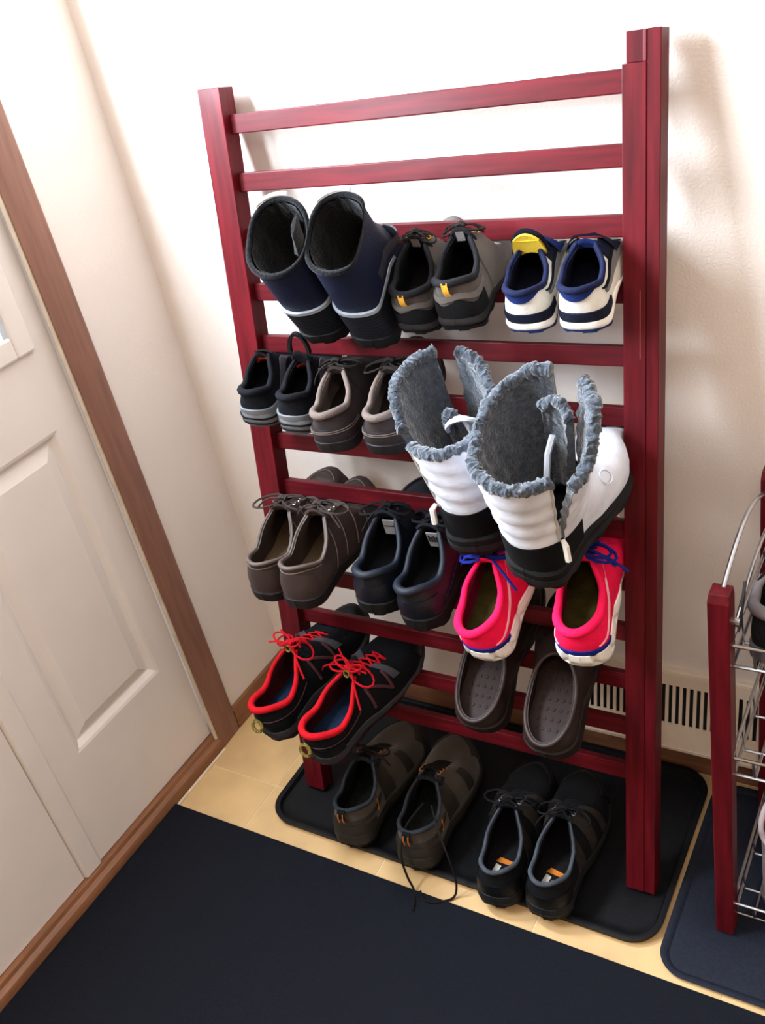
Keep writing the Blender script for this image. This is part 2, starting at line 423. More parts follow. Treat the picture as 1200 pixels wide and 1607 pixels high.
# ------------------------------------------------------------------ shoe geometry
# local frame of a shoe: x to its right, y heel -> toe, z up from the ground
def sstep(a, b, x):
    t = min(1.0, max(0.0, (x - a) / (b - a))); return t*t*(3 - 2*t)
def cinterp(x, xs, ys):
    if x <= xs[0]: return ys[0]
    for i in range(len(xs)-1):
        if x <= xs[i+1]:
            k = (x - xs[i]) / (xs[i+1] - xs[i]); k = k*k*(3-2*k) * 0.7 + k * 0.3
            return ys[i] + (ys[i+1] - ys[i]) * k
    return ys[-1]
class Shoe:
    def __init__(s, foot=1, mode='lace', **k):
        s.foot = foot; s.mode = mode
        d = dict(L=.29, W=.1, Wh=.072, Hh=.08, Ha=.064, Hc=.105, tc=.44, wo=.03, sole=.026, Ht=.050, Hv=None, t1=None, slot=.010, spring=.016, t0=.025, tw=.2, bulge=.004, lean=0.0)
        d.update(k)
        for a, b in d.items(): setattr(s, a, b)
        if s.t1 is None: s.t1 = {'lace': .70, 'slip': s.tc, 'boot': s.tc}[mode]
        if s.Hv is None: s.Hv = s.Ht + .016
    def hw(s, t):
        b = cinterp(t, (0, .12, .32, .48, .66, .76, .88, 1), (s.Wh, s.Wh, .95*s.Wh, .5*(s.Wh+s.W), .985*s.W, s.W, .93*s.W, .80*s.W)) * .5
        if t < .12: b *= math.sqrt(max(0, 1 - ((.12-t)/.12)**2))
        if t > .76: b *= max(0, 1 - ((t-.76)/.24)**2.2) ** .55
        return b
    def cx(s, t): return s.foot * s.W * .10 * max(0, (t-.35)/.65)**2
    def gz(s, t): return s.spring * max(0, (t-.70)/.30)**2 + .004 * max(0, (.1-t)/.1)**2
    def sz(s, t): return s.gz(t) + s.sole * (1 - .32*sstep(.25, .65, t)) * (1 - .25*sstep(.85, 1, t))
    def warp(s, a): return (1 - math.cos(PI*a)) / 2          # ring coordinate -> t
    def unwarp(s, t): return math.acos(1 - 2*t) / PI
    def opening(s, t):
        ta = .35 if s.mode == 'lace' else s.t1*.7
        if t < ta: tp = s.t0 + t*(1 - s.t0/ta)
        else:
            q = (t-ta)/(1-ta); tp = ta + (s.t1-ta)*(1 - (1-q)**1.6)
        if s.mode == 'lace':
            if tp < s.tw: w = s.wo*math.sqrt(max(0, 1 - ((s.tw-tp)/(s.tw-s.t0))**2))
            elif tp < s.tc: w = s.wo + (s.slot - s.wo)*sstep(s.tw+.30*(s.tc-s.tw), s.tc+.02, tp)
            else: w = s.slot*math.sqrt(max(0, 1 - ((tp-s.tc)/(s.t1-s.tc))**3))
            z = cinterp(tp, (s.t0, s.tw, s.tc, s.t1), (s.Hh, s.Ha, s.Hc, s.Hv))
        else:
            m = (s.t0+s.t1)/2; h = (s.t1-s.t0)/2
            w = s.wo*max(0, 1 - abs((tp-m)/h)**2.3)**.5
            z = cinterp(tp, (s.t0, m, s.t1), (s.Hh, s.Ha, s.Hc))
        return tp, w, z
    def S(s, r, v):
        r = r % 2.0
        a, sd = (r, 1) if r <= 1 else (2-r, -1)
        t = s.warp(a)
        h0 = s.hw(t)
        Bx, By, Bz = s.cx(t) + sd*h0*.97, t*s.L*(1-.02)+.01*s.L, s.sz(t) - .004
        tp, w, z = s.opening(t)
        Tx, Ty, Tz = s.cx(tp) + sd*w, tp*s.L + s.lean*s.L, z
        h = Tz - Bz
        if s.mode == 'boot':
            f = sstep(.35, .75, t)
            z1 = Bz + (1-f)*.40*h + f*s.Ht*1.25
            z2 = Tz - (1-f)*.30*h - f*.70*h
            x1, y1 = Bx + sd*s.bulge*(1-f), By - s.bulge*.6*(1-sstep(0, .2, t)) + f*.006
            x2, y2 = Tx - (Tx-Bx)*.10, Ty - (Ty-By)*(.05+.12*f)
        else:
            f = sstep(.30, .62, t); ft = sstep(.72, 1, t)
            z1 = Bz + (1-f)*.45*h + f*((1-ft)*.72*h + ft*s.Ht*1.05)
            z2 = Tz - (1-f)*.30*h - f*(.02*h + ft*.12*h)
            k = .08 + .42*f
            x1, y1 = Bx + sd*s.bulge*(1-.3*f), By - s.bulge*(1-sstep(0, .15, t))
            x2, y2 = Tx - (Tx-Bx)*k, Ty - (Ty-By)*k
        u = 1-v
        c = (u*u*u, 3*u*u*v, 3*u*v*v, v*v*v)
        return np.array((c[0]*Bx+c[1]*x1+c[2]*x2+c[3]*Tx, c[0]*By+c[1]*y1+c[2]*y2+c[3]*Ty, c[0]*Bz+c[1]*z1+c[2]*z2+c[3]*Tz))
    def N(s, r, v):
        e = .004
        a = s.S(r+e, v) - s.S(r-e, v); b = s.S(r, min(1, v+e)) - s.S(r, max(0, v-e))
        n = np.cross(a, b); l = np.linalg.norm(n)
        if l < 1e-12: return np.array((0, 0, 1.))
        n /= l
        return n
    def P(s, r, v, off=0.0): return s.S(r, v) + s.N(r, v)*off if off else s.S(r, v)
    def t2r(s, t, side=1):
        a = s.unwarp(t); return a if side > 0 else -a
    def upper(s, nr=56, nv=13, off=0.0, v0=0.0, v1=1.0):
        return np.array([[s.P(2*j/nr + 1e-4, v0+(v1-v0)*i/(nv-1), off) for j in range(nr)] for i in range(nv)])
    def patch(s, mb, r0, r1, v0, v1, off=.0016, nr=18, nv=6):
        f0 = v0 if callable(v0) else (lambda k: v0); f1 = v1 if callable(v1) else (lambda k: v1)
        G = []
        for i in range(nv):
            row = []
            for j in range(nr):
                k = j/(nr-1); r = r0+(r1-r0)*k; a, b = f0(k), f1(k)
                row.append(s.P(r, a+(b-a)*i/(nv-1), off))
            G.append(row)
        G = np.array(G)
        mb.grid(G)
        # skirt down to the upper
        edge = [(0, j) for j in range(nr)] + [(i, nr-1) for i in range(1, nv)] + [(nv-1, j) for j in range(nr-2, -1, -1)] + [(i, 0) for i in range(nv-2, 0, -1)]
        E1 = []; E2 = []
        for i, j in edge:
            k = j/(nr-1); r = r0+(r1-r0)*k; a, b = f0(k), f1(k); v = a+(b-a)*i/(nv-1)
            E1.append(G[i, j]); E2.append(s.P(r, v, -.0008))
        mb.grid(np.array([E1, E2]), closed=True)
        return mb
    def line(s, mb, pts, rad=.0009, off=.0008, n=5):
        return mb.tube([s.P(r, v, off) for r, v in pts], rad, n)
    def outline(s, n, scale=0.0, z=0.0, usegz=True, wob=None):
        out = []
        for j in range(n):
            r = 2*j/n; a, sd = (r, 1) if r <= 1 else (2-r, -1)
            t = s.warp(a)
            h = s.hw(t) + scale; 
            y = t*s.L; k = 1 - 2*t
            y = y + (-scale*k*abs(k)**1.0)
            if h < 0: h = 0
            if t < .003 or t > .997: h = 0
            x = s.cx(t) + sd*h
            zz = z(t) if callable(z) else z
            if wob is not None:
                d = wob[j]; x -= sd*d*min(1, h/.02); y += d*k*abs(k)
            out.append((x, y, zz))
        return np.array(out)
    def sole_part(s, rings, n=72, lugs=0, lugd=.0, groove=None):
        # rings: list of (expand, z function)
        mb = MB(); G = []
        for q, (e, zf) in enumerate(rings):
            wob = np.zeros(n)
            if lugs and q in (0, 1): wob = np.array([lugd if (j*lugs//n) % 2 else 0 for j in range(n)])
            if groove is not None: wob = wob + np.array([.0050 if j in groove else 0 for j in range(n)])
            G.append(s.outline(n, e, zf, wob=wob))
        mb.grid(np.array(G), closed=True)
        m = len(rings)
        # caps, divided across the width so that they can bend
        m = len(rings); K = 7
        for row in (0, m-1):
            C = []
            for j in range(n//2 + 1):
                A, B = G[row][j], G[row][(n-j) % n]
                C.append([A + (B-A)*k/(K-1) for k in range(K)])
            mb.grid(np.array(C))
        return mb

def bow(mb, c, fwd, side, up, size=.04, rad=.0016, ends=.07, drop=.6, seed=0):
    # lace bow: two loops and two loose ends hanging from point c
    R = random.Random(seed); c = np.array(c, float); side = np.array(side, float); up = np.array(up, float); fwd = np.array(fwd, float)
    for sg in (-1, 1):
        w = size*(.9+.3*R.random()); tw = R.uniform(-.25, .25)
        pts = []
        for i in range(13):
            a = 2*PI*i/12
            pts.append(c + side*sg*w*.5*(1-math.cos(a)) + fwd*(w*.30*math.sin(a) + tw*w*.5*(1-math.cos(a))) + up*(.007*math.sin(a/2) - drop*.012*(1-math.cos(a))))
        mb.tube(pts, rad, 5)
        pts = []; e = ends*(.75+.5*R.random()); ang = R.uniform(-.6, .9)
        for i in range(9):
            k = i/8
            pts.append(c + side*sg*e*k*math.cos(ang)*.8 - fwd*e*k*math.sin(ang)*.8 + up*(.006*math.sin(k*PI) - drop*e*.55*k*k))
        mb.tube(pts, rad*.9, 5)
    mb.tube([c-side*.006+up*.003, c+up*.006, c+side*.006+up*.003], rad*2.2, 6)

def pose_matrix(p):
    x, y, z, pitch, roll, yaw = p
    return Matrix.Translation((x, y, z)) @ Matrix.Rotation(yaw, 4, 'Z') @ Matrix.Rotation(pitch, 4, 'X') @ Matrix.Rotation(roll, 4, 'Y')

def tongue_part(s, mb, w=.022, rise=.03, back=.05, curl=.0, thick=.005, off=.006, t_end=None):
    rows = []
    tA = s.t1-.02; tB = s.tc - .01
    pts = []
    for i in range(8):
        t = tA + (tB-tA)*i/7
        z = cinterp(t, (s.t0, s.tw, s.tc, s.t1), (s.Hh, s.Ha, s.Hc, s.Hv)) - off*(1-.3*i/7)
        pts.append((t*s.L, z, .6+.4*i/7))
    y, z, _ = pts[-1]
    for i in range(1, 6):
        k = i/5
        pts.append((y - back*s.L*k*(1+.0), z + rise*(k - curl*k*k*.5) , 1.0 - .25*k**4))
    G = [[], []]
    top = []; bot = []
    for (yy, zz, ww) in pts:
        rt = []; rb_ = []
        for j in range(9):
            q = -1 + j/4
            sag = .010*q*q*(1 if s.mode == 'lace' else 0)
            rt.append((s.cx(yy/s.L)+q*w*ww, yy, zz - sag)); rb_.append((s.cx(yy/s.L)+q*w*ww*.97, yy-.25*thick, zz - sag - thick))
        top.append(rt); bot.append(rb_)
    n = len(top)
    ring_ = np.array([top[i] + bot[i][::-1] for i in range(n)])
    mb.grid(ring_, closed=True)
    base = len(mb.v) - ring_.shape[0]*18
    mb.f.append(tuple(base + j for j in range(18))); mb.f.append(tuple(base + (n-1)*18 + j for j in range(18))[::-1])
    return mb

def laces_part(s, mb, n=5, rad=.0018, criss=True, bow_size=.035, ends=.06, seed=0, with_bow=True, drop=.6, bow_at=None):
    ts = [s.t1 - .03 - (s.t1 - .03 - s.tc - .015)*i/(n-1) for i in range(n)]
    def eye(t, sd):
        w = s.slot + .006
        z = cinterp(t, (s.t0, s.tw, s.tc, s.t1), (s.Hh, s.Ha, s.Hc, s.Hv))
        return np.array((s.cx(t)+sd*w, t*s.L, z + .0005))
    for i in range(n):
        a, b = eye(ts[i], -1), eye(ts[i], 1); m = (a+b)/2 + np.array((0, 0, .004))
        if i == 0 or not criss: mb.tube([a, m, b], rad, 5)
        if criss and i < n-1:
            for sd in (-1, 1):
                p, q = eye(ts[i], sd), eye(ts[i+1], -sd); m = (p+q)/2 + np.array((0, 0, .004 + .001*sd))
                mb.tube([p, (p+m)/2+np.array((0, 0, .0012)), m, (q+m)/2+np.array((0, 0, .0012)), q], rad, 5)
    if with_bow:
        c = (eye(ts[-1], -1)+eye(ts[-1], 1))/2 + np.array((0, 0, .006))
        bow(mb, c, (0, 1, 0), (1, 0, 0), (0, 0, 1), bow_size, rad, ends, drop, seed)
    return mb

def eyelets_part(s, mb, n=5, rad=.003):
    ts = [s.t1 - .03 - (s.t1 - .03 - s.tc - .015)*i/(n-1) for i in range(n)]
    for t in ts:
        for sd in (-1, 1):
            z = cinterp(t, (s.t0, s.tw, s.tc, s.t1), (s.Hh, s.Ha, s.Hc, s.Hv))
            c = np.array((s.cx(t)+sd*(s.slot+.006), t*s.L, z - .0005))
            mb.tube([c + np.array((math.cos(a)*rad, math.sin(a)*rad, 0)) for a in np.arange(8)*PI/4], .0011, 4, closed=True)
    return mb

def collar_path(s, off=-.001, t_to=None, n=33, dz=0.0):
    t_to = t_to or s.tc*.98
    # ring coordinate whose opening t' reaches t_to
    lo, hi = 0, 1
    for _ in range(30):
        m = (lo+hi)/2
        if s.opening(s.warp(m))[0] < t_to: lo = m
        else: hi = m
    return [s.P(-lo + 2*lo*i/(n-1), 1.0) + np.array((0, 0, dz)) for i in range(n)]

def base_shoe(root, s, c):
    """c: dict of materials: upper, lining, insole, midsole, outsole, collar"""
    MB().grid(s.upper(), closed=True).build('upper', c['upper'], root, smooth=70)
    G = np.concatenate([s.upper(56, 2, -.0002, .995, 1.0)[1:], s.upper(56, 9, -.0045, 1.0, .06)])
    MB().grid(G, closed=True).build('lining', c['lining'], root, smooth=70)
    ins = s.sole_part([(-.0045, lambda t: s.sz(t)+.000), (-.0045, lambda t: s.sz(t)+.0045)], 48)
    ins.build('insole', c['insole'], root, smooth=30)
    ot = c.get('out_t', .008)
    lugs = c.get('lugs', 0)
    if 'midsole' in c:
        s.sole_part([(-.001, lambda t: s.gz(t)+ot), (.0025, lambda t: s.gz(t)+ot+.003), (.003, lambda t: (s.gz(t)+ot+s.sz(t))/2), (.0012, lambda t: s.sz(t)-.001), (-.004, lambda t: s.sz(t)+.001)], 72, groove=c.get('groove')).build('midsole', c['midsole'], root, smooth=50)
        s.sole_part([(-.003, lambda t: s.gz(t)), (.001, lambda t: s.gz(t)+.0015), (.0015, lambda t: s.gz(t)+ot), (-.004, lambda t: s.gz(t)+ot+.0005)], 72, lugs, .0022).build('outsole', c['outsole'], root, smooth=30)
    else:
        s.sole_part([(-.004, lambda t: s.gz(t)), (.001, lambda t: s.gz(t)+.0015), (.0018, lambda t: s.gz(t)+ot), (.0018, lambda t: s.sz(t)-.003), (-.004, lambda t: s.sz(t)+.001)], 72, lugs, .0022).build('outsole', c['outsole'], root, smooth=30)
    if 'collar' in c:
        p = collar_path(s)
        n = len(p); rr = c.get('collar_r', .0045)
        prof = [rr*(.45 + .55*min(1, 4*min(i, n-1-i)/n)) for i in range(n)]
        MB().tube(p, prof, 8).build('collar', c['collar'], root, smooth=60)

def heel_tab(s, mb, width=.008, length=.022, loop=.010, v=.9):
    # webbing pull loop standing off the back of the heel collar
    a = s.P(0, 1.0); b = s.P(0, .62, .0015)
    pts = [a + np.array((0, .003, -.004)), a + np.array((0, -.001, .004)), a + np.array((0, -loop*.8, .003)), (a+b)/2 + np.array((0, -loop, 0)), b]
    P = np.array(pts); G = []
    T = []
    for k in np.linspace(0, len(P)-1, 17):
        i = min(int(k), len(P)-2); f = k-i; T.append(P[i]*(1-f)+P[i+1]*f)
    T = np.array(T)
    for _ in range(2): T[1:-1] = (T[:-2]+2*T[1:-1]+T[2:])/4
    for q in (-1, 1):
        G.append([p + np.array((q*width/2, 0, 0)) for p in T])
    D = np.gradient(T, axis=0); nrm = np.c_[np.zeros(len(T)), -D[:, 2], D[:, 1]]; nrm /= np.linalg.norm(nrm, axis=1)[:, None]+1e-9
    th = .0012
    R = np.array([[p + np.array((-width/2, 0, 0)), p + np.array((width/2, 0, 0)), p + np.array((width/2, 0, 0)) + n_*th, p + np.array((-width/2, 0, 0)) + n_*th] for p, n_ in zip(T, nrm)])
    mb.grid(R, closed=True)
    return mb
# ------------------------------------------------------------------ shoe materials
def tone(c):
    v = [int(c[i:i+2], 16) for i in (1, 3, 5)]
    return c if max(v) > 175 else '#%02x%02x%02x' % tuple(int(x*.76) for x in v)
def cloth(n, c, **k): return mat(n, tone(c), k.pop('rough', .85), bump=k.pop('bump', .5), bscale=k.pop('bscale', 600), var=k.pop('var', .2), nscale=k.pop('nscale', 60), spec=.18, **k)
def leather(n, c, **k): return mat(n, tone(c), k.pop('rough', .5), bump=k.pop('bump', .25), bscale=k.pop('bscale', 300), var=k.pop('var', .18), nscale=k.pop('nscale', 25), spec=.32, **k)
def rubber(n, c, **k): return mat(n, tone(c), k.pop('rough', .65), bump=.1, bscale=300, var=.15, spec=.25, **k)
m_black_rub = rubber('black_rubber', '#0b0b0d', rough=.75)
m_black_cloth = cloth('black_textile', '#0e0e12')
m_dark_lin = cloth('dark_lining', '#121217')
m_white_rub = rubber('white_foam', '#e9e4dc')
m_white_lea = leather('white_leather', '#d3d7e2', bump=.12)

def new_shoe(name, key, label, group, cat='shoe'):
    global SQUEEZE
    r = empty(name, matrix=pose_matrix(POSE[key])); tag(r, label, cat, group)
    k = GAP.get(key[0]); pl = []
    for a_, b_ in NEIGHBOURS:
        if key in (a_, b_):
            Ma, Mb = pose_matrix(POSE[a_]), pose_matrix(POSE[b_]); l = .26
            m0 = (Ma.translation + Mb.translation)/2; m1 = (Ma @ Vector((0, l, 0)) + Mb @ Vector((0, l, 0)))/2
            up = (Ma.to_3x3() @ Vector((0, 0, 1)) + Mb.to_3x3() @ Vector((0, 0, 1)))
            n = (m1-m0).cross(up).normalized()
            if n.dot(Mb.translation-Ma.translation) < 0: n = -n
            pl.append((np.array(m0), np.array(n) * (1 if key == a_ else -1)))
    SQUEEZE = (pose_matrix(POSE[key]), RACK.inverted(), None if k is None else (slat_top(k+1)-.0055+.0012, slat_top(k)-.0284-.0055-.0012), pl, {'B': .085, 'D': .11}.get(key[0]))
    return r
NEIGHBOURS = [('B1', 'B2'), ('B2', 'A1'), ('A1', 'A2'), ('A2', 'A3'), ('A3', 'A4'), ('C1', 'C2'), ('C2', 'C3'), ('C3', 'C4'), ('D1', 'D2'), ('E1', 'E2'), ('E2', 'F1'), ('F1', 'F2'), ('F2', 'G1'), ('G1', 'G2'), ('H1', 'H2'), ('I1', 'I2'), ('J1', 'J2'), ('J2', 'K1'), ('K1', 'K2')]
GAP = {'A': 3, 'B': 3, 'C': 5, 'D': 6, 'E': 8, 'F': 8, 'G': 8, 'H': 10, 'I': 11}
def R(s, t, side=1): return s.t2r(t, side)

# ---- small brown grey hiking shoes, top row
def kid_hiker(key, foot, label):
    s = Shoe(foot, L=.195, W=.080, Wh=.066, Hh=.078, Ha=.066, Hc=.098, tc=.47, wo=.027, sole=.022, Ht=.046, t1=.72)
    r = new_shoe('hiking_shoe', key, label, 'small hiking shoes in the top row')
    up = leather('taupe_suede', '#655a54', rough=.9, sheen=.2); ov = leather('grey_taupe_overlay', '#7d746f', rough=.8)
    base_shoe(r, s, dict(upper=up, lining=m_dark_lin, insole=cloth('charcoal_insole', '#191614'), midsole=rubber('dark_taupe_foam', '#2b2725'), outsole=m_black_rub, collar=cloth('charcoal_collar', '#24242a'), collar_r=.0055, lugs=26))
    s.patch(MB(), -.30, .30, 0.02, lambda k: .34+.16*math.sin(k*PI*2.5)**2, .0022).build('heel_counter', m_black_cloth, r, smooth=50)
    s.patch(MB(), -.34, .34, lambda k: .44+.10*math.sin(k*PI*2.5)**2, lambda k: .60+.10*math.sin(k*PI*2.5)**2, .0026, 30).build('heel_band', ov, r, smooth=50)
    for sd in (1, -1):
        s.patch(MB(), sd*.40, sd*.56, .05, .95, .002).build('side_overlay', ov, r, smooth=50)
    s.patch(MB(), .78, 1.22, 0, .42, .002).build('toe_cap', ov, r, smooth=50)
    heel_tab(s, MB(), .0085, .03, .006).build('pull_loop', cloth('yellow_webbing', '#c9922f', var=.15), r, label='yellow heel pull loop')
    tongue_part(s, MB(), .020, .018, .03).build('tongue', cloth('charcoal_collar', '#24242a'), r)
    MB().box((-.006, 0, 0), (.006, .0015, .014)).build('tongue_tag', cloth('grey_label', '#8f8a88'), r).location = (s.cx(.4), s.L*(s.tc-.045), s.Hc-.008)
    laces_part(s, MB(), 5, .0017, bow_size=.028, ends=.045, seed=ord(key[1])).build('laces', cloth('dark_brown_lace', '#2a2320'), r)
    eyelets_part(s, MB(), 5, .0028).build('eyelets', cloth('yellow_webbing', '#c9922f'), r, label='yellow lace loops')

# ---- small white and navy trainers, top row
def kid_sport(key, foot, label, yellow):
    s = Shoe(foot, L=.185, W=.076, Wh=.064, Hh=.072, Ha=.060, Hc=.080, tc=.48, wo=.026, sole=.020, Ht=.044, t1=.70)
    r = new_shoe('sneaker', key, label, 'small white and navy trainers in the top row')
    navy = cloth('navy_mesh', '#141b33'); wh = leather('offwhite_synthetic', '#d9d6cd', rough=.45)
    base_shoe(r, s, dict(upper=wh, lining=cloth('navy_lining', '#131a3a'), insole=cloth('navy_insole', '#10142c'), midsole=m_white_rub, outsole=rubber('royal_outsole', '#1d3a86'), collar=cloth('navy_collar', '#161f48'), collar_r=.0046, lugs=22, out_t=.006))
    s.patch(MB(), -.30, .30, .05, lambda k: .30, .002, 26).build('heel_panel', navy, r, smooth=50)
    s.patch(MB(), -.20, .20, lambda k: .97-.30*math.cos((k-.5)*PI), .99, .0024, 22).build('heel_patch', cloth('royal_collar', '#182f74'), r, smooth=50)
    for sd in (1, -1):
        s.patch(MB(), sd*.27, sd*.62, lambda k: .28+.25*(1-k)**2, lambda k: .44+.20*(1-k)**2, .0026).build('side_stripe', leather('silver_grey_synthetic', '#8d8b89'), r, smooth=50)
        s.patch(MB(), sd*.25, sd*.50, lambda k: .50+.22*(1-k)**2, lambda k: .56+.22*(1-k)**2, .0026).build('side_line', m_black_cloth, r, smooth=50)
        s.patch(MB(), sd*.45, sd*.66, .45, .92, .002).build('side_overlay', navy, r, smooth=50)
    s.patch(MB(), .80, 1.20, 0, .38, .002).build('toe_cap', navy, r, smooth=50)
    # hook and loop strap across the instep
    g = []
    for i in range(13):
        q = -1 + i/6; a = s.P(R(s, .52, 1 if q >= 0 else -1), 1-.55*abs(q), .005); b = s.P(R(s, .64, 1 if q >= 0 else -1), 1-.55*abs(q), .005)
        a[2] += .006*(1-q*q); b[2] += .006*(1-q*q); g.append((a, b, b-np.array((0, 0, .003)), a-np.array((0, 0, .003))))
    MB().grid(np.array(g), closed=True).build('strap', navy if not yellow else cloth('royal_collar', '#182f74'), r, smooth=40)
    if yellow:
        tongue_part(s, MB(), .024, .034, .02).build('tongue', navy, r)
        m = MB(); g = []
        for i in range(7):
            k = i/6
            g.append([(s.cx(.4)+(-1+j/4)*.022*(1-.2*k**3), s.L*(s.tc-.02)-.002-.006*k, s.Hc-.008+.034*k - .010*(-1+j/4)**2) for j in range(9)])
        g = np.array(g); g2 = g + np.array((0, -.0035, .0))
        m.grid(g).grid(g2, flip=True).grid(np.array([np.concatenate([g[-1], g[:, 0][::-1]]), np.concatenate([g2[-1], g2[:, 0][::-1]])]))
        m.build('tongue_lining', cloth('yellow_lining', '#d8b93a', var=.1), r, label='yellow tongue lining')
    else:
        tongue_part(s, MB(), .022, .012, .02).build('tongue', cloth('royal_collar', '#182f74'), r)
        MB().box((-.012, 0, 0), (.012, .012, .0012)).build('insole_label', cloth('gold_print', '#a98b45'), r).location = (0, .12*s.L, s.sz(.1)+.005)

# ---- black and silver kids shoes, second row
def kid_black(key, foot, label, loop):
    s = Shoe(foot, L=.18, W=.074, Wh=.060, Hh=.074, Ha=.060, Hc=.088, tc=.47, wo=.022, sole=.030, Ht=.044, t1=.70)
    r = new_shoe('sneaker', key, label, 'small black and silver trainers in the second row')
    silver = mat('silver_plastic', '#84888e', .35, metal=.35, var=.08)
    base_shoe(r, s, dict(upper=cloth('black_navy_mesh', '#0f1119'), lining=m_dark_lin, insole=m_dark_lin, midsole=silver, outsole=rubber('smoke_outsole', '#6f7274'), collar=cloth('black_navy_mesh', '#0f1119'), collar_r=.006, out_t=.006))
    s.patch(MB(), -.36, .36, .0, lambda k: .22, .003, 26).build('heel_wrap', silver, r, smooth=50)
    s.sole_part([(.0042, lambda t: s.sz(t)-.011), (.0042, lambda t: s.sz(t)-.008)], 72).build('sole_stripe', m_black_rub, r, smooth=40)
    s.sole_part([(.0040, lambda t: s.gz(t)+.0085), (.0040, lambda t: s.gz(t)+.0105)], 72).build('sole_stripe', m_black_rub, r, smooth=40)
    for sd in (1, -1):
        s.patch(MB(), sd*.36, sd*.60, lambda k: .1+.5*k, lambda k: .3+.5*k, .002).build('side_stripe', leather('grey_synthetic', '#5b5c62'), r, smooth=50)
    tongue_part(s, MB(), .018, .024 if loop else .012, .03).build('tongue', cloth('black_navy_mesh', '#0f1119'), r)
    tongue_part(s, MB(), .0155, .020 if loop else .009, .02, off=.011, thick=.003).build('tongue_lining', cloth('orange_red_lining', '#b23a22', var=.12), r, label='orange red tongue lining')
    laces_part(s, MB(), 4, .002, with_bow=False, criss=False).build('laces', m_black_cloth, r)
    if loop:
        c = np.array((s.cx(.4), s.L*(s.tc-.035), s.Hc+.012)); g = []
        for i in range(15):
            a = PI*i/14; p = c + np.array((-.014*math.cos(a), .004*math.sin(a), .030*math.sin(a)))
            n = np.array((-math.cos(a), 0, math.sin(a)))
            g.append([p, p+np.array((0, .007, 0)), p+np.array((0, .007, 0))+n*.005, p+n*.005])
        MB().grid(np.array(g), closed=True).build('pull_loop', m_black_cloth, r, smooth=40, label='black tongue pull loop')

# ---- dark brown shoes with pale collars, second row
def brown_sneaker(key, foot, label):
    s = Shoe(foot, L=.235, W=.092, Wh=.070, Hh=.070, Ha=.058, Hc=.088, tc=.43, wo=.025, sole=.022, Ht=.044, t1=.70)
    r = new_shoe('sneaker', key, label, 'dark brown casual shoes in the second row')
    up = leather('dark_brown_suede', '#362b2a', rough=.8); pale = cloth('pale_taupe_lining', '#8c7b73', var=.1)
    base_shoe(r, s, dict(upper=up, lining=pale, insole=cloth('dark_taupe_insole', '#2a2321'), outsole=rubber('dark_brown_rubber', '#211b1b'), collar=pale, collar_r=.006))
    s.patch(MB(), -.25, .25, 0, lambda k: .55-.1*math.cos((k-.5)*PI), .002, 24).build('heel_counter', leather('darker_brown_suede', '#2c2323', rough=.8), r, smooth=50)
    for dv in (0, .06):
        s.line(MB(), [(-.30+.6*i/20, .28+dv+.05*math.cos((i/20-.5)*PI)) for i in range(21)], .0007, .0026).build('stitching', cloth('taupe_thread', '#84746c'), r)
    for sd in (1, -1):
        s.patch(MB(), sd*.42, sd*.60, .08, .96, .002).build('eyestay', leather('darker_brown_suede', '#2c2323'), r, smooth=50)
    s.patch(MB(), .78, 1.22, 0, .45, .002).build('toe_cap', leather('darker_brown_suede', '#2c2323'), r, smooth=50)
    tongue_part(s, MB(), .020, .014, .03).build('tongue', up, r)
    laces_part(s, MB(), 5, .0018, bow_size=.035, ends=.07, seed=ord(key[1])).build('laces', cloth('dark_brown_lace', '#2a2320'), r)

# ---- brown leather lace shoes, middle row
def brown_leather(key, foot, label):
    s = Shoe(foot, L=.30, W=.104, Wh=.072, Hh=.084, Ha=.062, Hc=.106, tc=.43, wo=.031, sole=.022, Ht=.050, t1=.72, slot=.013)
    r = new_shoe('leather_shoe', key, label, 'brown leather lace shoes in the third row')
    up = leather('grey_brown_leather', '#50403c', rough=.55, bump=.35); lt = cloth('pale_brown_thread', '#9c8a80')
    base_shoe(r, s, dict(upper=up, lining=leather('brown_lining', '#4a3a31'), insole=leather('tan_insole', '#6b523b', rough=.6), outsole=rubber('dark_brown_rubber', '#211b1b'), collar=leather('grey_brown_edge', '#75635c'), collar_r=.0036, out_t=.010))
    s.patch(MB(), -.20, .20, 0, lambda k: .62+.18*math.cos((k-.5)*PI), .0018, 24).build('heel_counter', leather('grey_brown_leather_panel', '#4a3b37', rough=.55), r, smooth=50)
    for sd in (1, -1):
        for q in range(4):
            rr = .36+.07*q
            s.line(MB(), [(sd*(rr+.05*math.sin(i/10*PI/2)), .06+.80*i/10) for i in range(11)], .0009, .0009).build('stitching', lt, r)
        s.patch(MB(), sd*.46, sd*.62, .80, .985, .0022).build('eyestay', leather('grey_brown_edge', '#75635c'), r, smooth=50)
    s.line(MB(), [(-.27+.54*i/24, .86-.04*math.cos((i/24-.5)*PI)) for i in range(25)], .0009, .0009).build('stitching', lt, r)
    s.line(MB(), [(.80+.40*i/20, .55) for i in range(21)], .0009, .0009).build('stitching', lt, r)
    tongue_part(s, MB(), .024, .016, .03).build('tongue', up, r)
    laces_part(s, MB(), 6, .0019, criss=False, bow_size=.045, ends=.06, seed=3+ord(key[1])).build('laces', cloth('grey_brown_lace', '#4c403c'), r)
    eyelets_part(s, MB(), 6, .0026).build('eyelets', mat('pewter', '#8d857e', .35, metal=.8), r)

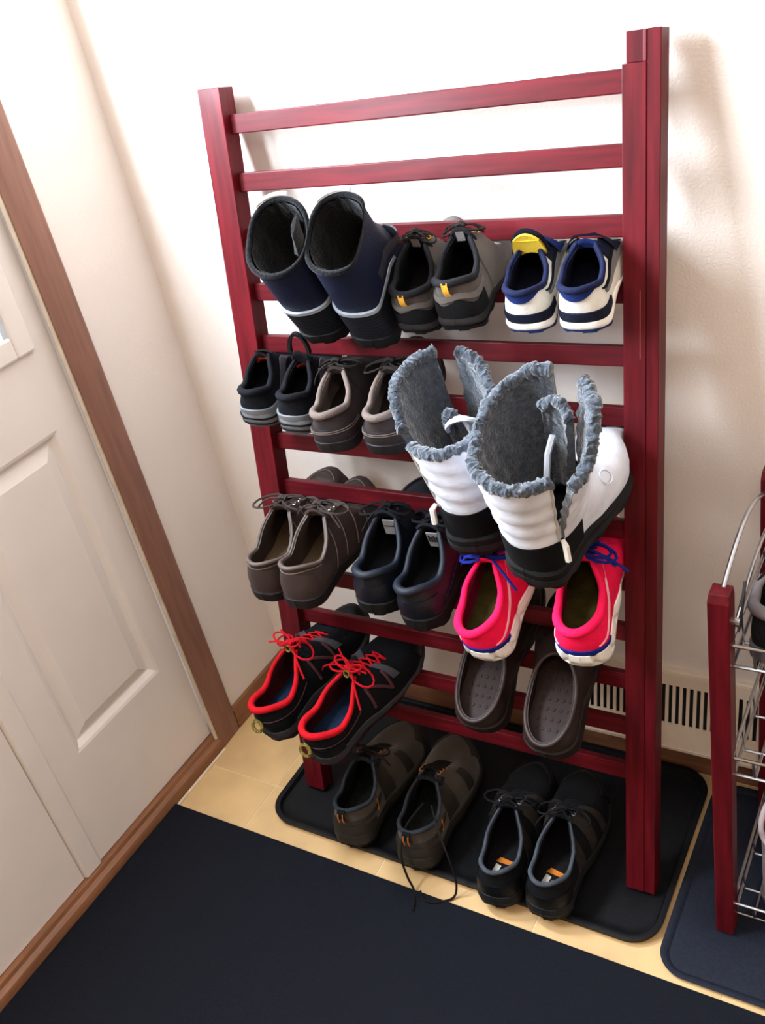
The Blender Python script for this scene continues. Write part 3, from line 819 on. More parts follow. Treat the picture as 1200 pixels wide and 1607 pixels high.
# ---- black navy leather shoes, middle row
def navy_shoe(key, foot, label, second):
    s = Shoe(foot, L=.29, W=.102, Wh=.074, Hh=.084, Ha=.064, Hc=.108, tc=.44, wo=.030, sole=.028, Ht=.052, t1=.70, slot=.012)
    r = new_shoe('leather_shoe', key, label, 'black lace shoes in the third row')
    up = leather('black_navy_leather', '#0f1420', rough=.42); ed = leather('navy_collar_padding', '#161d2c', rough=.6)
    base_shoe(r, s, dict(upper=up, lining=m_dark_lin, insole=m_dark_lin, outsole=m_black_rub, collar=ed, collar_r=.0068, lugs=24, out_t=.012))
    s.patch(MB(), -.22, .22, 0, lambda k: .58, .002, 24).build('heel_counter', up, r, smooth=50)
    s.patch(MB(), .76, 1.24, 0, .5, .002).build('toe_cap', up, r, smooth=50)
    for sd in (1, -1):
        s.patch(MB(), sd*.44, sd*.62, .60, .985, .0022).build('eyestay', up, r, smooth=50)
        s.line(MB(), [(sd*(.25+.4*i/10), .25+.4*(i/10)**2) for i in range(11)], .0008, .0008).build('stitching', cloth('navy_thread', '#27324a'), r)
    tongue_part(s, MB(), .024, .020, .04).build('tongue', ed, r)
    laces_part(s, MB(), 5, .0022, bow_size=.045, ends=.06, seed=9+ord(key[1])).build('laces', m_black_cloth, r)
    lb = MB().box((-.010, -.001, -.014), (.010, .001, .014)).build('size_label', cloth('grey_label', '#8f8a88'), r)
    lb.location = (.006, s.L*(s.tc-.06), s.Hc-.018)
    ln = MB()
    if second:
        for i in range(4): ln.box((-.008+.0043*i, -.0016, -.004), (-.0052+.0043*i, -.001, .009-.002*(i % 2)))
        ln.build('label_print', m_black_rub, lb)
    else:
        ln.box((-.008, -.0016, .002), (.008, -.001, .004)).build('label_print', m_black_rub, lb)

# ---- hot pink running shoes
def pink(key, foot, label):
    s = Shoe(foot, L=.265, W=.094, Wh=.076, Hh=.080, Ha=.070, Hc=.098, tc=.47, wo=.030, sole=.028, Ht=.048, t1=.71, slot=.010)
    r = new_shoe('running_shoe', key, label, 'hot pink running shoes')
    pk = cloth('hot_pink_mesh', '#ec1048', var=.08, bscale=900); bl = cloth('cobalt_textile', '#1b2ea0')
    base_shoe(r, s, dict(upper=pk, lining=cloth('magenta_lining', '#a00c44', var=.1), insole=cloth('olive_insole', '#4b4416', var=.25), midsole=m_white_rub, outsole=rubber('offwhite_rubber', '#cfc9c2'), collar=cloth('pink_collar', '#f01450', var=.06), collar_r=.0066, groove=(3, 8, 13, 18, 23, 28, 33, 39, 44, 49, 54, 59, 64, 69), out_t=.005))
    s.patch(MB(), -.24, .24, 0, lambda k: .10+.12*math.cos((k-.5)*PI), .0018, 24).build('heel_band', bl, r, smooth=50)
    for sd in (1, -1):
        s.patch(MB(), sd*.13, sd*.44, lambda k: .24+.34*k**1.7, lambda k: .24+.34*k**1.7+.015+.20*k**1.4*(1-k)**.45, .0014, 24, 4).build('side_emblem', leather('pale_pink_print', '#f7b9c6'), r, smooth=50, label='pale curved tick emblem')
        s.line(MB(), [(sd*(.18+.36*i/14), .30+.50*(i/14)**1.8) for i in range(15)], .0006, .0006).build('stitching', cloth('pale_pink_thread', '#f2708f'), r)
        s.patch(MB(), sd*.52, sd*.66, .70, .985, .0016).build('eyestay', pk, r, smooth=50)
    tongue_part(s, MB(), .022, .016, .02).build('tongue', pk, r)
    lc = laces_part(s, MB(), 5, .0024, bow_size=.04, ends=.075, seed=20+ord(key[1]), drop=.5)
    bow(lc, (s.cx(.5), (s.tc+.015)*s.L, s.Hc+.010), (0, 1, 0), (1, 0, 0), (0, 0, 1), .034, .0026, .05, .5, 7+ord(key[1]))
    lc.build('laces', cloth('cobalt_lace', '#1a2c9c'), r)

# ---- brown clogs
def clog(key, foot, label):
    s = Shoe(foot, mode='slip', L=.285, W=.108, Wh=.084, Hh=.056, Ha=.060, Hc=.078, tc=.50, wo=.037, sole=.030, Ht=.056, t0=.015, bulge=.006)
    r = new_shoe('clog', key, label, 'dark brown moulded clogs')
    b = rubber('dark_brown_foam', '#30221f', rough=.5)
    base_shoe(r, s, dict(upper=b, lining=b, insole=rubber('dark_brown_footbed', '#3c2a24', rough=.6), outsole=rubber('darker_brown_foam', '#241a18'), out_t=.010))
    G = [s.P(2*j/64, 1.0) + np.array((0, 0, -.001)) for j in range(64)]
    MB().tube(G, .0032, 8, closed=True).build('rim', rubber('brown_rim_highlight', '#4c3a36', rough=.45), r, smooth=60)  # same brown foam, edge highlight painted in as a lighter colour
    dots = MB()
    for i in range(9):
        for j in range(5):
            x, y = (-.022+.011*j), .035+.016*i
            if abs(x) < s.hw(y/s.L)-.012: dots.tube([(x, y, s.sz(y/s.L)+.004), (x, y, s.sz(y/s.L)+.0056)], [.0034, .0022], 6)
    dots.build('footbed_bumps', MATS['dark_brown_footbed'], r)['kind'] = 'stuff'
    for i in range(3):
        for sd in (1, -1):
            p = s.P(sd*(.66+.09*i), .75, .0004); n = s.N(sd*(.66+.09*i), .75)
            MB().tube([p, p+n*.0006], .005, 10).build('vent_hole', m_black_rub, r)

# ---- black running shoes with red collars
def red_runner(key, foot, label):
    s = Shoe(foot, L=.29, W=.104, Wh=.074, Hh=.088, Ha=.066, Hc=.106, tc=.46, wo=.032, sole=.028, Ht=.050, t1=.71, slot=.011)
    r = new_shoe('running_shoe', key, label, 'black running shoes with red collars')
    up = cloth('black_mesh', '#0d0f16'); rd = cloth('red_piping', '#b40a18', var=.12)
    base_shoe(r, s, dict(upper=up, lining=cloth('dark_red_lining', '#4a0812'), insole=cloth('deep_blue_insole', '#0d2440'), midsole=rubber('grey_foam', '#3e3d42'), outsole=rubber('maroon_rubber', '#3a0e14'), collar=rd, collar_r=.0062, lugs=24))
    s.patch(MB(), -.25, .25, 0, .38, .002, 24).build('heel_counter', leather('black_synthetic', '#0b0c11'), r, smooth=50)
    s.line(MB(), [(-.4+.8*i/24, .46) for i in range(25)], .0009, .0012).build('piping_line', leather('maroon_print', '#5b1620'), r)
    s.patch(MB(), .76, 1.24, 0, .45, .002).build('toe_cap', leather('black_synthetic', '#0b0c11'), r, smooth=50)
    for sd in (1, -1):
        n = MB(); v = ((.455, .16), (.47, .62), (.555, .20), (.575, .66))
        for a, b in ((0, 1), (1, 2), (2, 3)):
            pa, pb = v[a], v[b]
            L_ = [(sd*(pa[0]+(pb[0]-pa[0])*i/8), pa[1]+(pb[1]-pa[1])*i/8) for i in range(9)]
            s.line(n, L_, .0030, .0004, 6)
        n.build('side_letter', leather('maroon_grey_print', '#6d3b42'), r, label='letter N on the side')
        s.patch(MB(), sd*.58, sd*.62, .35, .97, .0022, 6).build('eyestay_strap', leather('grey_synthetic', '#5b5c62'), r, smooth=50)
    y_ = cloth('yellow_black_webbing', '#8f7c34', var=.9, nscale=330)
    a = s.P(0, .52, .001); t = MB()
    t.tube([a+np.array((.0115*math.cos(q), -.010+.006*math.sin(q), -.003+.0075*math.sin(q))) for q in np.linspace(0, 2*PI, 15)], .0030, 6)
    t.build('pull_loop', y_, r, label='yellow and black heel pull loop')
    tongue_part(s, MB(), .022, .012, .02).build('tongue', up, r)
    k = MB(); k.tube([np.array((s.cx(.45)+.006*math.cos(q), s.L*(s.tc-.03)+.003*math.sin(q), s.Hc+.006+.005*math.sin(q))) for q in np.linspace(0, 2*PI, 11)], .0018, 5)
    k.build('tongue_loop', y_, r)
    lc = laces_part(s, MB(), 5, .0019, bow_size=.045, ends=.085, seed=40+ord(key[1]))
    c = np.array((s.cx(.5), s.tc*s.L, s.Hc+.010)); bow(lc, c, (0, 1, 0), (1, 0, 0), (0, 0, 1), .03, .0018, .05, -.3, 77+ord(key[1]))
    lc.build('laces', cloth('red_lace', '#b00d1a', var=.1), r)

# ---- brown hiking shoes on the tray
def hiker(key, foot, label, loose):
    s = Shoe(foot, L=.30, W=.108, Wh=.078, Hh=.094, Ha=.078, Hc=.120, tc=.42, wo=.033, sole=.032, Ht=.056, t1=.68, slot=.012)
    r = new_shoe('hiking_shoe', key, label, 'brown hiking shoes on the tray')
    up = leather('olive_brown_suede', '#574b3e', rough=.9, sheen=.15); ov = leather('dark_brown_overlay', '#3b332b', rough=.8)
    base_shoe(r, s, dict(upper=up, lining=m_dark_lin, insole=cloth('dark_green_insole', '#1a1d17'), midsole=rubber('dark_olive_foam', '#38322b'), outsole=m_black_rub, collar=cloth('slate_piping', '#3f444b'), collar_r=.0042, lugs=26))
    s.patch(MB(), -.26, .26, 0, lambda k: .30+.10*math.cos((k-.5)*PI), .0026, 24).build('heel_counter', ov, r, smooth=50)
    s.patch(MB(), -.36, .36, lambda k: .42, lambda k: .56, .002, 30).build('heel_band', ov, r, smooth=50)
    s.patch(MB(), .74, 1.26, 0, .42, .003, 26).build('toe_cap', ov, r, smooth=50)
    for sd in (1, -1):
        s.patch(MB(), sd*.38, sd*.46, .10, .9, .002, 8).build('side_overlay', ov, r, smooth=50)
        s.patch(MB(), sd*.55, sd*.60, .10, .6, .002, 8).build('side_overlay', ov, r, smooth=50)
        s.line(MB(), [(sd*(.30+.02*i/8), .3+.35*i/8) for i in range(9)], .0014, .0012).build('orange_accent', cloth('orange_thread', '#b0662c'), r)
    heel_tab(s, MB(), .014, .03, .009).build('pull_loop', cloth('black_webbing', '#141316'), r)
    hb = MB()
    for q in (-.0045, .0045):
        p = [s.P(0, .62+.36*i/6, .0102 - .006*abs(i/6-.5)) + np.array((q, -.002, 0)) for i in range(7)]
        hb.tube(p, .0012, 5)
    hb.build('loop_stripes', cloth('orange_thread', '#b0662c'), r, label='orange stripes on the heel loop')
    tongue_part(s, MB(), .026, .012, .04, thick=.008).build('tongue', cloth('dark_slate_padding', '#22252b'), r)
    laces_part(s, MB(), 6, .0021, bow_size=.04, ends=.06, seed=60+ord(key[1]), with_bow=not loose).build('laces', cloth('black_orange_lace', '#1d1715'), r)
    eyelets_part(s, MB(), 6, .0032).build('eyelets', cloth('orange_thread', '#b0662c'), r, label='orange lace loops')
    return r, s

# ---- black trail shoes on the tray
def trail(key, foot, label):
    s = Shoe(foot, L=.295, W=.106, Wh=.076, Hh=.084, Ha=.066, Hc=.110, tc=.46, wo=.031, sole=.028, Ht=.052, t1=.70, slot=.011)
    r = new_shoe('trail_shoe', key, label, 'black trail shoes on the tray')
    up = cloth('black_textile_upper', '#111216'); gy = leather('grey_brown_synthetic', '#3d3631')
    base_shoe(r, s, dict(upper=up, lining=m_dark_lin, insole=cloth('black_insole', '#141214'), midsole=rubber('charcoal_foam', '#1e1e22'), outsole=m_black_rub, collar=cloth('steel_grey_piping', '#59616c'), collar_r=.0040, lugs=26))
    s.patch(MB(), -.24, .24, 0, .45, .002, 24).build('heel_counter', leather('black_synthetic', '#0b0c11'), r, smooth=50)
    s.patch(MB(), .75, 1.25, 0, .42, .003, 26).build('toe_cap', leather('black_synthetic', '#0b0c11'), r, smooth=50)
    for sd in (1, -1):
        s.patch(MB(), sd*.36, sd*.42, .10, .92, .0024, 8).build('side_band', gy, r, smooth=50)
        s.patch(MB(), sd*.47, sd*.52, .10, .92, .0024, 8).build('side_band', gy, r, smooth=50)
        s.patch(MB(), sd*.57, sd*.61, .10, .92, .0024, 8).build('side_band', gy, r, smooth=50)
    # printed shapes on the insole
    z = s.sz(.15)+.0050
    ip = [((-.016, .020), (.002, .024), (.006, .040), (-.010, .038), '#c9c2b8'), ((-.004, .044), (.014, .048), (.016, .060), (-.002, .056), '#b86a24'), ((-.018, .044), (-.008, .042), (-.004, .062), (-.014, .066), '#c9c2b8'), ((-.016, .070), (.010, .066), (.014, .074), (-.010, .080), '#b86a24'), ((.006, .026), (.018, .034), (.018, .042), (.008, .038), '#b86a24')]
    for a, b_, c_, d_, col in ip:
        MB().prism([a, b_, c_, d_], 'z', z, z+.0006).build('insole_print', cloth('print_'+col[1:], col, var=.15), r, smooth=0)
    tongue_part(s, MB(), .024, .016, .03).build('tongue', up, r)
    laces_part(s, MB(), 6, .0019, bow_size=.045, ends=.06, seed=80+ord(key[1])).build('laces', cloth('charcoal_lace', '#1c1c20'), r)
    eyelets_part(s, MB(), 6, .003).build('eyelets', mat('pewter', '#8d857e', .35, metal=.8), r)

# ---- navy snow boots
def bumpy(G, amp, scale, seed=0, normal=None):
    G = np.array(G, float); m, n, _ = G.shape
    du = np.gradient(G, axis=1); dv = np.gradient(G, axis=0); N_ = np.cross(du, dv); N_ /= np.linalg.norm(N_, axis=2)[..., None]+1e-9
    for i in range(m):
        for j in range(n):
            p = Vector(G[i, j]*scale) + Vector((seed*3.1, 0, 0))
            d = noise.voronoi(p)[0][0]
            G[i, j] += N_[i, j]*amp*(.55-d) + np.array(noise.noise_vector(p*1.7))*amp*.30 + np.array(noise.noise_vector(p*4.1))*amp*.22
    return G
def navy_boot(key, foot, label, other):
    s = Shoe(foot, mode='boot', L=.205, W=.086, Wh=.074, Hh=.182, Ha=.186, Hc=.205, tc=.52, wo=.046, sole=.026, Ht=.055, bulge=.004, t0=-.02, lean=0.0)
    r = new_shoe('snow_boot', key, label, 'navy snow boots in the top row', 'boot')
    ny = cloth('navy_nylon', '#121a38', rough=.6, var=.15, nscale=40); dk = rubber('black_navy_ribbed', '#0b0e17')
    fl = cloth('black_fleece', '#090a0f', rough=1, bscale=260, bump=1.0, sheen=.08)
    MB().grid(s.upper(64, 22), closed=True).build('upper', ny, r, smooth=70)
    G = bumpy(s.upper(84, 26, -.006, 1.0, .05), .004, 130, 1)
    MB().grid(G, closed=True).build('fleece_lining', fl, r, smooth=80)
    rim = [s.P(2*j/60, 1.0) for j in range(60)]
    MB().tube(rim, .0038, 8, closed=True).build('rim', fl, r, smooth=60)
    # ribbed lower
    low = MB()
    G = []
    for i in range(27):
        v = .0+.34*i/26
        G.append([s.P(2*j/64+1e-4, v, .0022+.0012*math.sin(i*PI/1.5)**2) for j in range(64)])
    low.grid(np.array(G), closed=True).build('ribbed_shell', dk, r, smooth=60)
    s.patch(MB(), -.5, .5, .345, .385, .0038, 30, 3).build('ankle_band', mat('grey_reflective', '#9aa0a8', .45, metal=.2), r, smooth=50, label='pale grey reflective ankle band')
    s.sole_part([(-.003, lambda t: s.gz(t)), (.002, lambda t: s.gz(t)+.0015), (.003, lambda t: s.gz(t)+.012), (.003, lambda t: s.sz(t)-.002), (-.004, lambda t: s.sz(t)+.001)], 72, 30, .002).build('outsole', m_black_rub, r, smooth=30)
    s.sole_part([(-.006, lambda t: s.sz(t)), (-.006, lambda t: s.sz(t)+.004)], 48).build('insole', fl, r)
    # instep strap with pale underside
    st = MB(); g = []
    for i in range(15):
        rr = .30 + .55*i/14
        a = s.P(rr, .46, .004+.008*math.sin(i/14*PI)); b = s.P(rr, .56, .004+.010*math.sin(i/14*PI)); n = s.N(rr, .5)*.0025
        g.append((a, b, b+n, a+n))
    st.grid(np.array(g), closed=True).build('strap', leather('grey_black_strap', '#3a3c42'), r, smooth=40)
    # front flap and white piping on the rim
    MB().tube([s.P(.78+.62*i/20, 1.0) + s.N(.78+.62*i/20, .97)*.0036 + np.array((0, 0, .0060)) for i in range(21)], .0030, 6).build('piping', leather('white_piping', '#e8e8ea'), r, label='white rim piping')
    if other:
        gt = MB(); g = []
        for i in range(9):
            k = i/8; g.append([s.P(.25+.07*k, .80+.30*min(1, 1), .0)+np.array((.006*k+.010*math.sin(q), .018*math.cos(q)-.01*k, .030*k)) for q in np.linspace(0, 2*PI, 9)[:-1]])
        gt.grid(np.array(g), closed=True); n0 = len(gt.v); gt.f.append(tuple(range(n0-8, n0)))
        gt.build('pull_tab', fl, r)
    MB().tube([s.P(1.0, .30, -.02)+np.array((.0, -.04, .01)), s.P(1.0, .30, -.02)+np.array((.004, -.055, .012))], .0014, 5).build('inner_label', cloth('pale_label', '#b9b4a8'), r)

# ---- white winter boots with sherpa lining
def sheet(root, grid, thick, m_out, m_in, name, amp=.006, scale=85, seed=0, rim=True):
    """curved panel: leather outside, bumpy sherpa inside and on the free top edge"""
    G = np.array(grid, float)
    du = np.gradient(G, axis=1); dv = np.gradient(G, axis=0); N_ = np.cross(du, dv); N_ /= np.linalg.norm(N_, axis=2)[..., None]+1e-9
    out = MB().grid(G + N_*.0006).build(name, m_out, root, smooth=80)
    I = G - N_*thick
    I = bumpy(I, -amp, scale, seed)
    mb = MB().grid(I)
    # closed edge between outside and inside
    def loop(A): return np.concatenate([A[0], A[1:, -1], A[-1, -2::-1], A[-2:0:-1, 0]])
    mb.grid(np.array([loop(G), loop(G*.5+I*.5), loop(I)]), closed=True)
    mb.build('sherpa_lining', m_in, out, smooth=80)
    if rim:
        P_ = (G[-1]*.5 + I[-1]*.5)
        K = 7; Q = []
        for i in range(len(P_)-1):
            for k in range(K): Q.append(P_[i]*(1-k/K)+P_[i+1]*k/K)
        Q.append(P_[-1]); Q = np.array(Q)
        tb = MB().tube(Q, thick*.78, 14)
        V = np.array(tb.v)
        for i in range(len(V)):
            p = Vector(V[i]*scale); V[i] += np.array(noise.noise_vector(p*1.4))*amp*.55 + np.array(noise.noise_vector(p*3.6))*amp*.40
        tb.v = [tuple(v) for v in V]
        tb.build('sherpa_rim', m_in, out, smooth=80)
    return out
def white_boot(key, foot, label, side):
    """side: +1 when the open zip is on the boot's right"""
    s = Shoe(foot, mode='boot', L=.268, W=.098, Wh=.082, Hh=.112, Ha=.112, Hc=.120, tc=.50, wo=.046, sole=.032, Ht=.062, bulge=.004, t0=-.01)
    r = new_shoe('winter_boot', key, label, 'white winter boots with grey sherpa lining', 'boot')
    wl = m_white_lea
    sh = cloth('grey_sherpa', '#4d5663', rough=1, var=.45, nscale=160, bump=1.0, bscale=260, sheen=.5)
    bk = cloth('black_suede', '#09090b', rough=1.0)
    MB().grid(s.upper(60, 14), closed=True).build('upper', wl, r, smooth=70)
    MB().grid(bumpy(s.upper(70, 12, -.008, 1.0, .05), .004, 85, 2), closed=True).build('sherpa_lining', sh, r, smooth=80)
    s.sole_part([(-.006, lambda t: s.sz(t)), (-.006, lambda t: s.sz(t)+.006)], 48).build('insole', cloth('charcoal_footbed', '#2a2c31'), r)
    s.patch(MB(), -.36, .36, 0, lambda k: .62+.14*math.cos((k-.5)*PI), .003, 30, 8).build('heel_counter', bk, r, smooth=50)
    s.sole_part([(-.003, lambda t: s.gz(t)), (.003, lambda t: s.gz(t)+.002), (.0045, lambda t: s.gz(t)+.012), (.0045, lambda t: s.sz(t)+.003), (.001, lambda t: s.sz(t)+.008), (-.006, lambda t: s.sz(t)+.004)], 72, 30, .0025).build('outsole', m_black_rub, r, smooth=30)
    s.sole_part([(.0052, lambda t: s.gz(t)+.013), (.0058, lambda t: s.gz(t)+.018), (.0052, lambda t: s.gz(t)+.024)], 72).build('sole_band', rubber('charcoal_sole_band', '#222226'), r, smooth=40)
    # round emblem on the outer side of the foot
    c = s.P(side*.62, .55, .001); n = s.N(side*.62, .55)
    a = np.cross(n, (0, 0, 1)); a /= np.linalg.norm(a); b = np.cross(n, a)
    MB().tube([c+.010*(a*math.cos(q)+b*math.sin(q)) for q in np.arange(20)*PI/10], .0012, 5, closed=True).build('emblem', wl, r, label='embossed ring emblem')
    # shaft: angle 0 = back, +90 = the boot's right, 180 = front
    cy0 = .067
    def ring_pt(phi, z, rr, fl=0.0, dy=0.0):
        a = math.radians(phi)
        k = (z-.10)/.16
        rx = .049 + .013*k + rr; ry = .068 + .010*k + rr
        return np.array((math.sin(a)*rx, cy0 + .004*k - math.cos(a)*ry + dy, z))
    def wrinkle(phi, z): return .0016*math.sin(z*210 + 1.3*math.sin(math.radians(phi)*2)) * (1-sstep(.16, .22, z))
    spec = SHAFT[key]
    # main shaft panel
    def panel(p0, p1, hf, z0, flare, name, nr=40, nz=18, thick=.010, seed=0, wr=True, inset=0.0):
        G = []
        for i in range(nz):
            k = i/(nz-1); row = []
            for j in range(nr):
                q = j/(nr-1); phi = p0+(p1-p0)*q
                z = z0 + (hf(q)-z0)*k
                f = flare(q, k)
                pt = ring_pt(phi, z, -inset+(wrinkle(phi, z) if wr else 0)+f[0])
                pt = pt + np.array((f[1], f[2], f[3] if len(f) > 3 else 0))
                row.append(pt)
            G.append(row)
        G = np.array(G)
        if p1 < p0: G = G[:, ::-1]
        return sheet(r, G, thick, wl, sh, name, seed=seed)
    spec(panel, r, s, wl, sh)
    # zip with pull beside the opening
    za = 58 if side > 0 else 51
    zp = [ring_pt(side*za, .088+.013*i, .0012+.006*(.016+.013*i)/.136) for i in range(10)]
    MB().tube(zp, .0016, 5).build('zip', mat('pale_zip', '#b7b4ae', .5), r)
    q = ring_pt(side*(za+3), .094, .006)
    pu = MB(); pu.tube([q, q+np.array((side*.006, -.004, -.006)), q+np.array((side*.008, -.008, -.030))], [.003, .0045, .0045], 6)
    pu.build('zip_pull', mat('white_plastic', '#dedbd4', .4), r)
def shaft_right(panel, r, s, wl, sh):
    # wraps from the zip round the back and the left side to a tall front left corner
    panel(60, -172, lambda q: .208+.010*math.sin(q*3)+.048*sstep(.40, 1, q), .072, lambda q, k: (.006*k, 0, 0), 'shaft', 56, 20, seed=1)
    panel(208, 140, lambda q: .230+.012*math.sin(q*PI), .09, lambda q, k: (0, .012*k, -.010*k), 'tongue', 24, 16, thick=.009, seed=2, wr=False, inset=.014)
    # side flap folded out
    panel(150, 64, lambda q: .256-.048*sstep(.30, .9, q), .080, lambda q, k: (.004*k+.008*k*k+.010*q*k, .012*q*k, .002*k), 'side_flap', 34, 16, seed=3)
    # tie strap hanging inside
    MB().tube([(.012, .10, .20), (.010, .085, .18), (.012, .07, .15), (.006, .06, .12), (.0, .06, .09)], .004, 6).build('inner_strap', wl, r)
def shaft_left(panel, r, s, wl, sh):
    panel(-52, 165, lambda q: .208+.010*math.sin(q*3)+.045*sstep(.55, 1, q), .072, lambda q, k: (.006*k, 0, 0), 'shaft', 52, 20, seed=5)
    panel(-168, -70, lambda q: .258-.040*sstep(.65, 1, q), .080, lambda q, k: (.003*k+.004*k*k, -.002*k*k, .002*k), 'side_flap', 30, 16, seed=6)
    panel(150, 208, lambda q: .200+.012*math.sin(q*PI), .09, lambda q, k: (-.020*k, 0, -.030*k), 'tongue', 24, 16, thick=.009, seed=7, wr=False, inset=.014)
    for i in range(3):
        MB().tube([np.array((.000+.008*i, .100, .165)) + np.array((.018*math.cos(a)*(1+.2*i), -.030*abs(math.sin(a))*.6-.012*i, .034*math.sin(a)+.007*i)) for a in np.linspace(-.6, PI, 13)], .0035, 6).build('tie_strap', wl, r, label='white tie strap folded inside')
SHAFT = {'D1': shaft_left, 'D2': shaft_right}
# ------------------------------------------------------------------ the shoes in their places
kid_hiker('A1', 1, 'small grey brown hiking shoe with yellow heel loop, next to the navy boots')
kid_hiker('A2', -1, 'small grey brown hiking shoe with yellow heel loop, next to the yellow-tongued trainer')
kid_sport('A3', 1, 'small white and navy trainer with raised yellow tongue lining', True)
kid_sport('A4', -1, 'small white and navy trainer beside the right post of the rack', False)
navy_boot('B1', 1, 'navy snow boot in the top row, nearer the left post, rim flap folded', True)
navy_boot('B2', -1, 'navy snow boot in the top row beside the small hiking shoes', False)
kid_black('C1', 1, 'small black trainer with silver sole in front of the left post', False)
kid_black('C2', -1, 'small black trainer with silver sole and tall tongue loop', True)
brown_sneaker('C3', 1, 'dark brown shoe with pale taupe collar beside the black silver trainers')
brown_sneaker('C4', -1, 'dark brown shoe with pale taupe collar half hidden by the white boot')
white_boot('D1', 1, 'white winter boot with grey sherpa lining and folded white tie straps inside', -1)
white_boot('D2', -1, 'white winter boot with side zip open, toe towards the right post', 1)
brown_leather('E1', 1, 'grey brown leather lace shoe overlapping the left post')
brown_leather('E2', -1, 'grey brown leather lace shoe next to the black lace shoes')
navy_shoe('F1', 1, 'black navy lace shoe next to the brown leather shoes', False)
navy_shoe('F2', -1, 'black navy lace shoe with printed grey label, left of the white boot', True)
pink('G1', 1, 'hot pink running shoe directly below the white boots, left of its pair')
pink('G2', -1, 'hot pink running shoe beside the right post, blue laces tied in front')
clog('H1', 1, 'dark brown moulded clog under the left pink running shoe')
clog('H2', -1, 'dark brown moulded clog under the right pink running shoe')
red_runner('I1', 1, 'black running shoe with red collar and laces, nearest the left wall')
red_runner('I2', -1, 'black running shoe with red collar, right one above the tray')
hiker('J1', 1, 'brown hiking shoe on the tray, leftmost beside the left post foot', False)
hk, hs = hiker('J2', -1, 'brown hiking shoe on the tray with black laces trailing on the floor', True)
trail('K1', 1, 'black trail shoe with grey piping on the tray, beside the brown hiking shoes')
trail('K2', -1, 'black trail shoe with grey piping on the tray, nearest the right post')
SQUEEZE = None
# the loose laces of the right hiking shoe, trailing over the tray rim to the floor
inv = hk.matrix_world.inverted()
def wl_(pts): return [inv @ Vector(p) for p in pts]
def smooth_path(p, n=40):
    p = [Vector(q) for q in p]; out = []
    for i in range(len(p)-1):
        p0, p1, p2, p3 = p[max(0, i-1)], p[i], p[i+1], p[min(len(p)-1, i+2)]
        for k in range(8):
            t = k/8; out.append(.5*((2*p1)+(p2-p0)*t+(2*p0-5*p1+4*p2-p3)*t*t+(3*p1-p0-3*p2+p3)*t**3))
    out.append(p[-1]); return out
lc = MB()
for path in LACE_PATHS:
    lc.tube([tuple(q) for q in smooth_path(wl_(path))], .0021, 6)
lc.build('loose_laces', cloth('black_orange_lace', '#1d1715'), hk, smooth=60)

# ------------------------------------------------------------------ wire basket stand at the right edge
st = empty('basket_stand', (1.085, -0.295, 0.008)); tag(st, 'cherry wood and chrome wire basket stand at the right edge', 'rack')
def sp(x, y, z): return (x-1.085, y+0.295, z-0.008)
def post_at(x0, y0, z1, x1=None, w=.027, d=.030):
    b = MB(); x1 = x1 if x1 is not None else x0
    V = []
    for (z, xx) in ((0.008, x1), (z1-.012, x0)): V += [sp(xx, y0, z), sp(xx+w, y0, z), sp(xx+w, y0+d, z), sp(xx, y0+d, z)]
    z = z1; V += [sp(x0+.001, y0+.005, z), sp(x0+w-.001, y0+.005, z), sp(x0+w-.001, y0+d-.002, z), sp(x0+.001, y0+d-.002, z)]
    F = [(3, 2, 1, 0), (8, 9, 10, 11)]
    for q in (0, 4): F += [(q+i, q+(i+1) % 4, q+4+(i+1) % 4, q+4+i) for i in range(4)]
    b.add(V, F).build('post', M_cherry, st, smooth=0, bevel=.0015)
YF, YBk = -.312, -.058
SW = .42
post_at(1.071, YF, .682); post_at(1.082, YBk, .706)
post_at(1.071+SW, YF, .682); post_at(1.082+SW, YBk, .706)
def wire(name, pts, r=.0028): MB().tube([sp(*p) for p in pts], r, 8).build(name, M_chrome, st, smooth=60)
for x in (1.090, 1.090+SW):
    wire('arch_wire', [(x-.004+.006*i/16, YF+.022+(.235)*i/16, .680+.012*i/16+.030*math.sin(i/16*PI)-.02*(i/16)**3) for i in range(17)], .0032)
    wire('side_wire', [(x+.010, YF+.030+.225*i/12, .625+.014*i/12+.016*math.sin(i/12*PI)) for i in range(13)], .0026)
    MB().tube([sp(x+.006, YF+.030, .622), sp(x+.014, YF+.030, .622)], .006, 12).build('bolt', M_chrome, st, smooth=60)
    b = MB(); b.prism([(.030, .606), (.040, .606), (.075, .655), (.066, .660)], 'x', x+.010-1.085, x+.013-1.085)
    bb = b.build('hinge_strap', mat('grey_steel', '#4a4b50', .4, metal=.8), st, smooth=0); bb.location = (0, YF+.295, -.008)
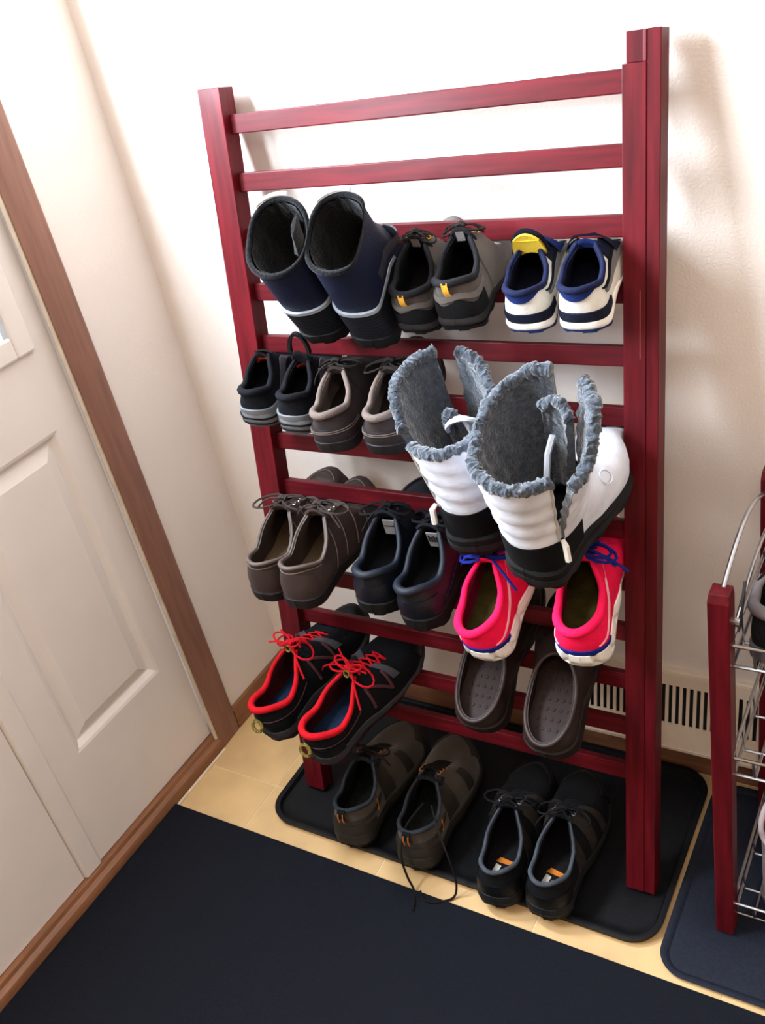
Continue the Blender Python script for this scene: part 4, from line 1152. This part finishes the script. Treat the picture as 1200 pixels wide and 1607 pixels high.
def basket(zr, depth, name):
    bk = empty(name, (0, 0, 0)); bk.parent = st
    def w2(nm, pts, r=.0022): MB().tube([sp(*p) for p in pts], r, 6).build(nm, M_chrome, bk, smooth=60)
    x0, x1 = 1.096, 1.096+SW-.03
    y0, y1 = YF+.012, YBk+.02
    for z, ins in ((zr, 0), (zr-depth, .012)):
        w2('rim_wire', [(x0, y0+ins, z), (x1, y0+ins, z)], .0026); w2('rim_wire', [(x0, y1-ins, z), (x1, y1-ins, z)], .0026)
        w2('rim_wire', [(x0, y0+ins, z), (x0, y1-ins, z)], .0026); w2('rim_wire', [(x1, y0+ins, z), (x1, y1-ins, z)], .0026)
    n = 9
    for i in range(n):
        x = x0+.028+(x1-x0-.056)*i/(n-1)
        w2('basket_wire', [(x, y0, zr), (x, y0+.012, zr-depth), (x, y1-.012, zr-depth), (x, y1, zr)])
    for i in range(3):
        y = y0+.06+(y1-y0-.12)*i/2
        w2('basket_wire', [(x0, y, zr), (x0+.004, y, zr-depth), (x1-.004, y, zr-depth), (x1, y, zr)])
basket(.598, .045, 'basket'); basket(.395, .045, 'basket'); basket(.075, .040, 'basket')
# shoe in the top basket: heel towards the viewer, pale grey collar
POSE['R1'] = R1_POSE
def basket_shoe(key, label):
    s = Shoe(1, L=.215, W=.090, Wh=.072, Hh=.080, Ha=.070, Hc=.100, tc=.47, wo=.036, sole=.024, Ht=.048)
    r = empty('slipper', matrix=pose_matrix(POSE[key])); tag(r, label, 'shoe')
    gy = rubber('pale_grey_edge', '#8d8588')
    base_shoe(r, s, dict(upper=cloth('charcoal_fur', '#1c1c20', bump=1.0, bscale=200), lining=cloth('black_fur', '#121215', bump=1.0, bscale=200), insole=m_dark_lin, outsole=rubber('grey_sole', '#77727a'), collar=gy, collar_r=.0085))
    tongue_part(s, MB(), .024, .02, .03).build('tongue', MATS['charcoal_fur'], r)
    laces_part(s, MB(), 4, .002, seed=5).build('laces', m_black_cloth, r)
basket_shoe('R1', 'charcoal shoe with pale grey collar in the upper wire basket')
POSE['R2'] = R2_POSE
s2 = Shoe(1, mode='boot', L=.225, W=.085, Wh=.072, Hh=.150, Ha=.152, Hc=.165, tc=.52, wo=.044, sole=.024, Ht=.055, t0=-.01)
r2 = empty('rain_boot', matrix=pose_matrix(POSE['R2'])); tag(r2, 'pale lavender beige boot in the lowest wire basket', 'boot')
pb = rubber('pale_mauve_rubber', '#b3a3a6', rough=.5)
MB().grid(s2.upper(56, 18), closed=True).build('upper', pb, r2, smooth=70)
MB().grid(s2.upper(56, 16, -.005, 1.0, .05), closed=True).build('lining', cloth('beige_lining', '#8f8178'), r2, smooth=70)
MB().tube([s2.P(2*j/56, 1.0) for j in range(56)], .0045, 8, closed=True).build('rim', pb, r2, smooth=60)
s2.sole_part([(-.003, lambda t: s2.gz(t)), (.002, lambda t: s2.gz(t)+.002), (.003, lambda t: s2.sz(t)-.002), (-.004, lambda t: s2.sz(t)+.002)], 72, 30, .002).build('outsole', rubber('mauve_sole', '#8a7c80'), r2, smooth=30)
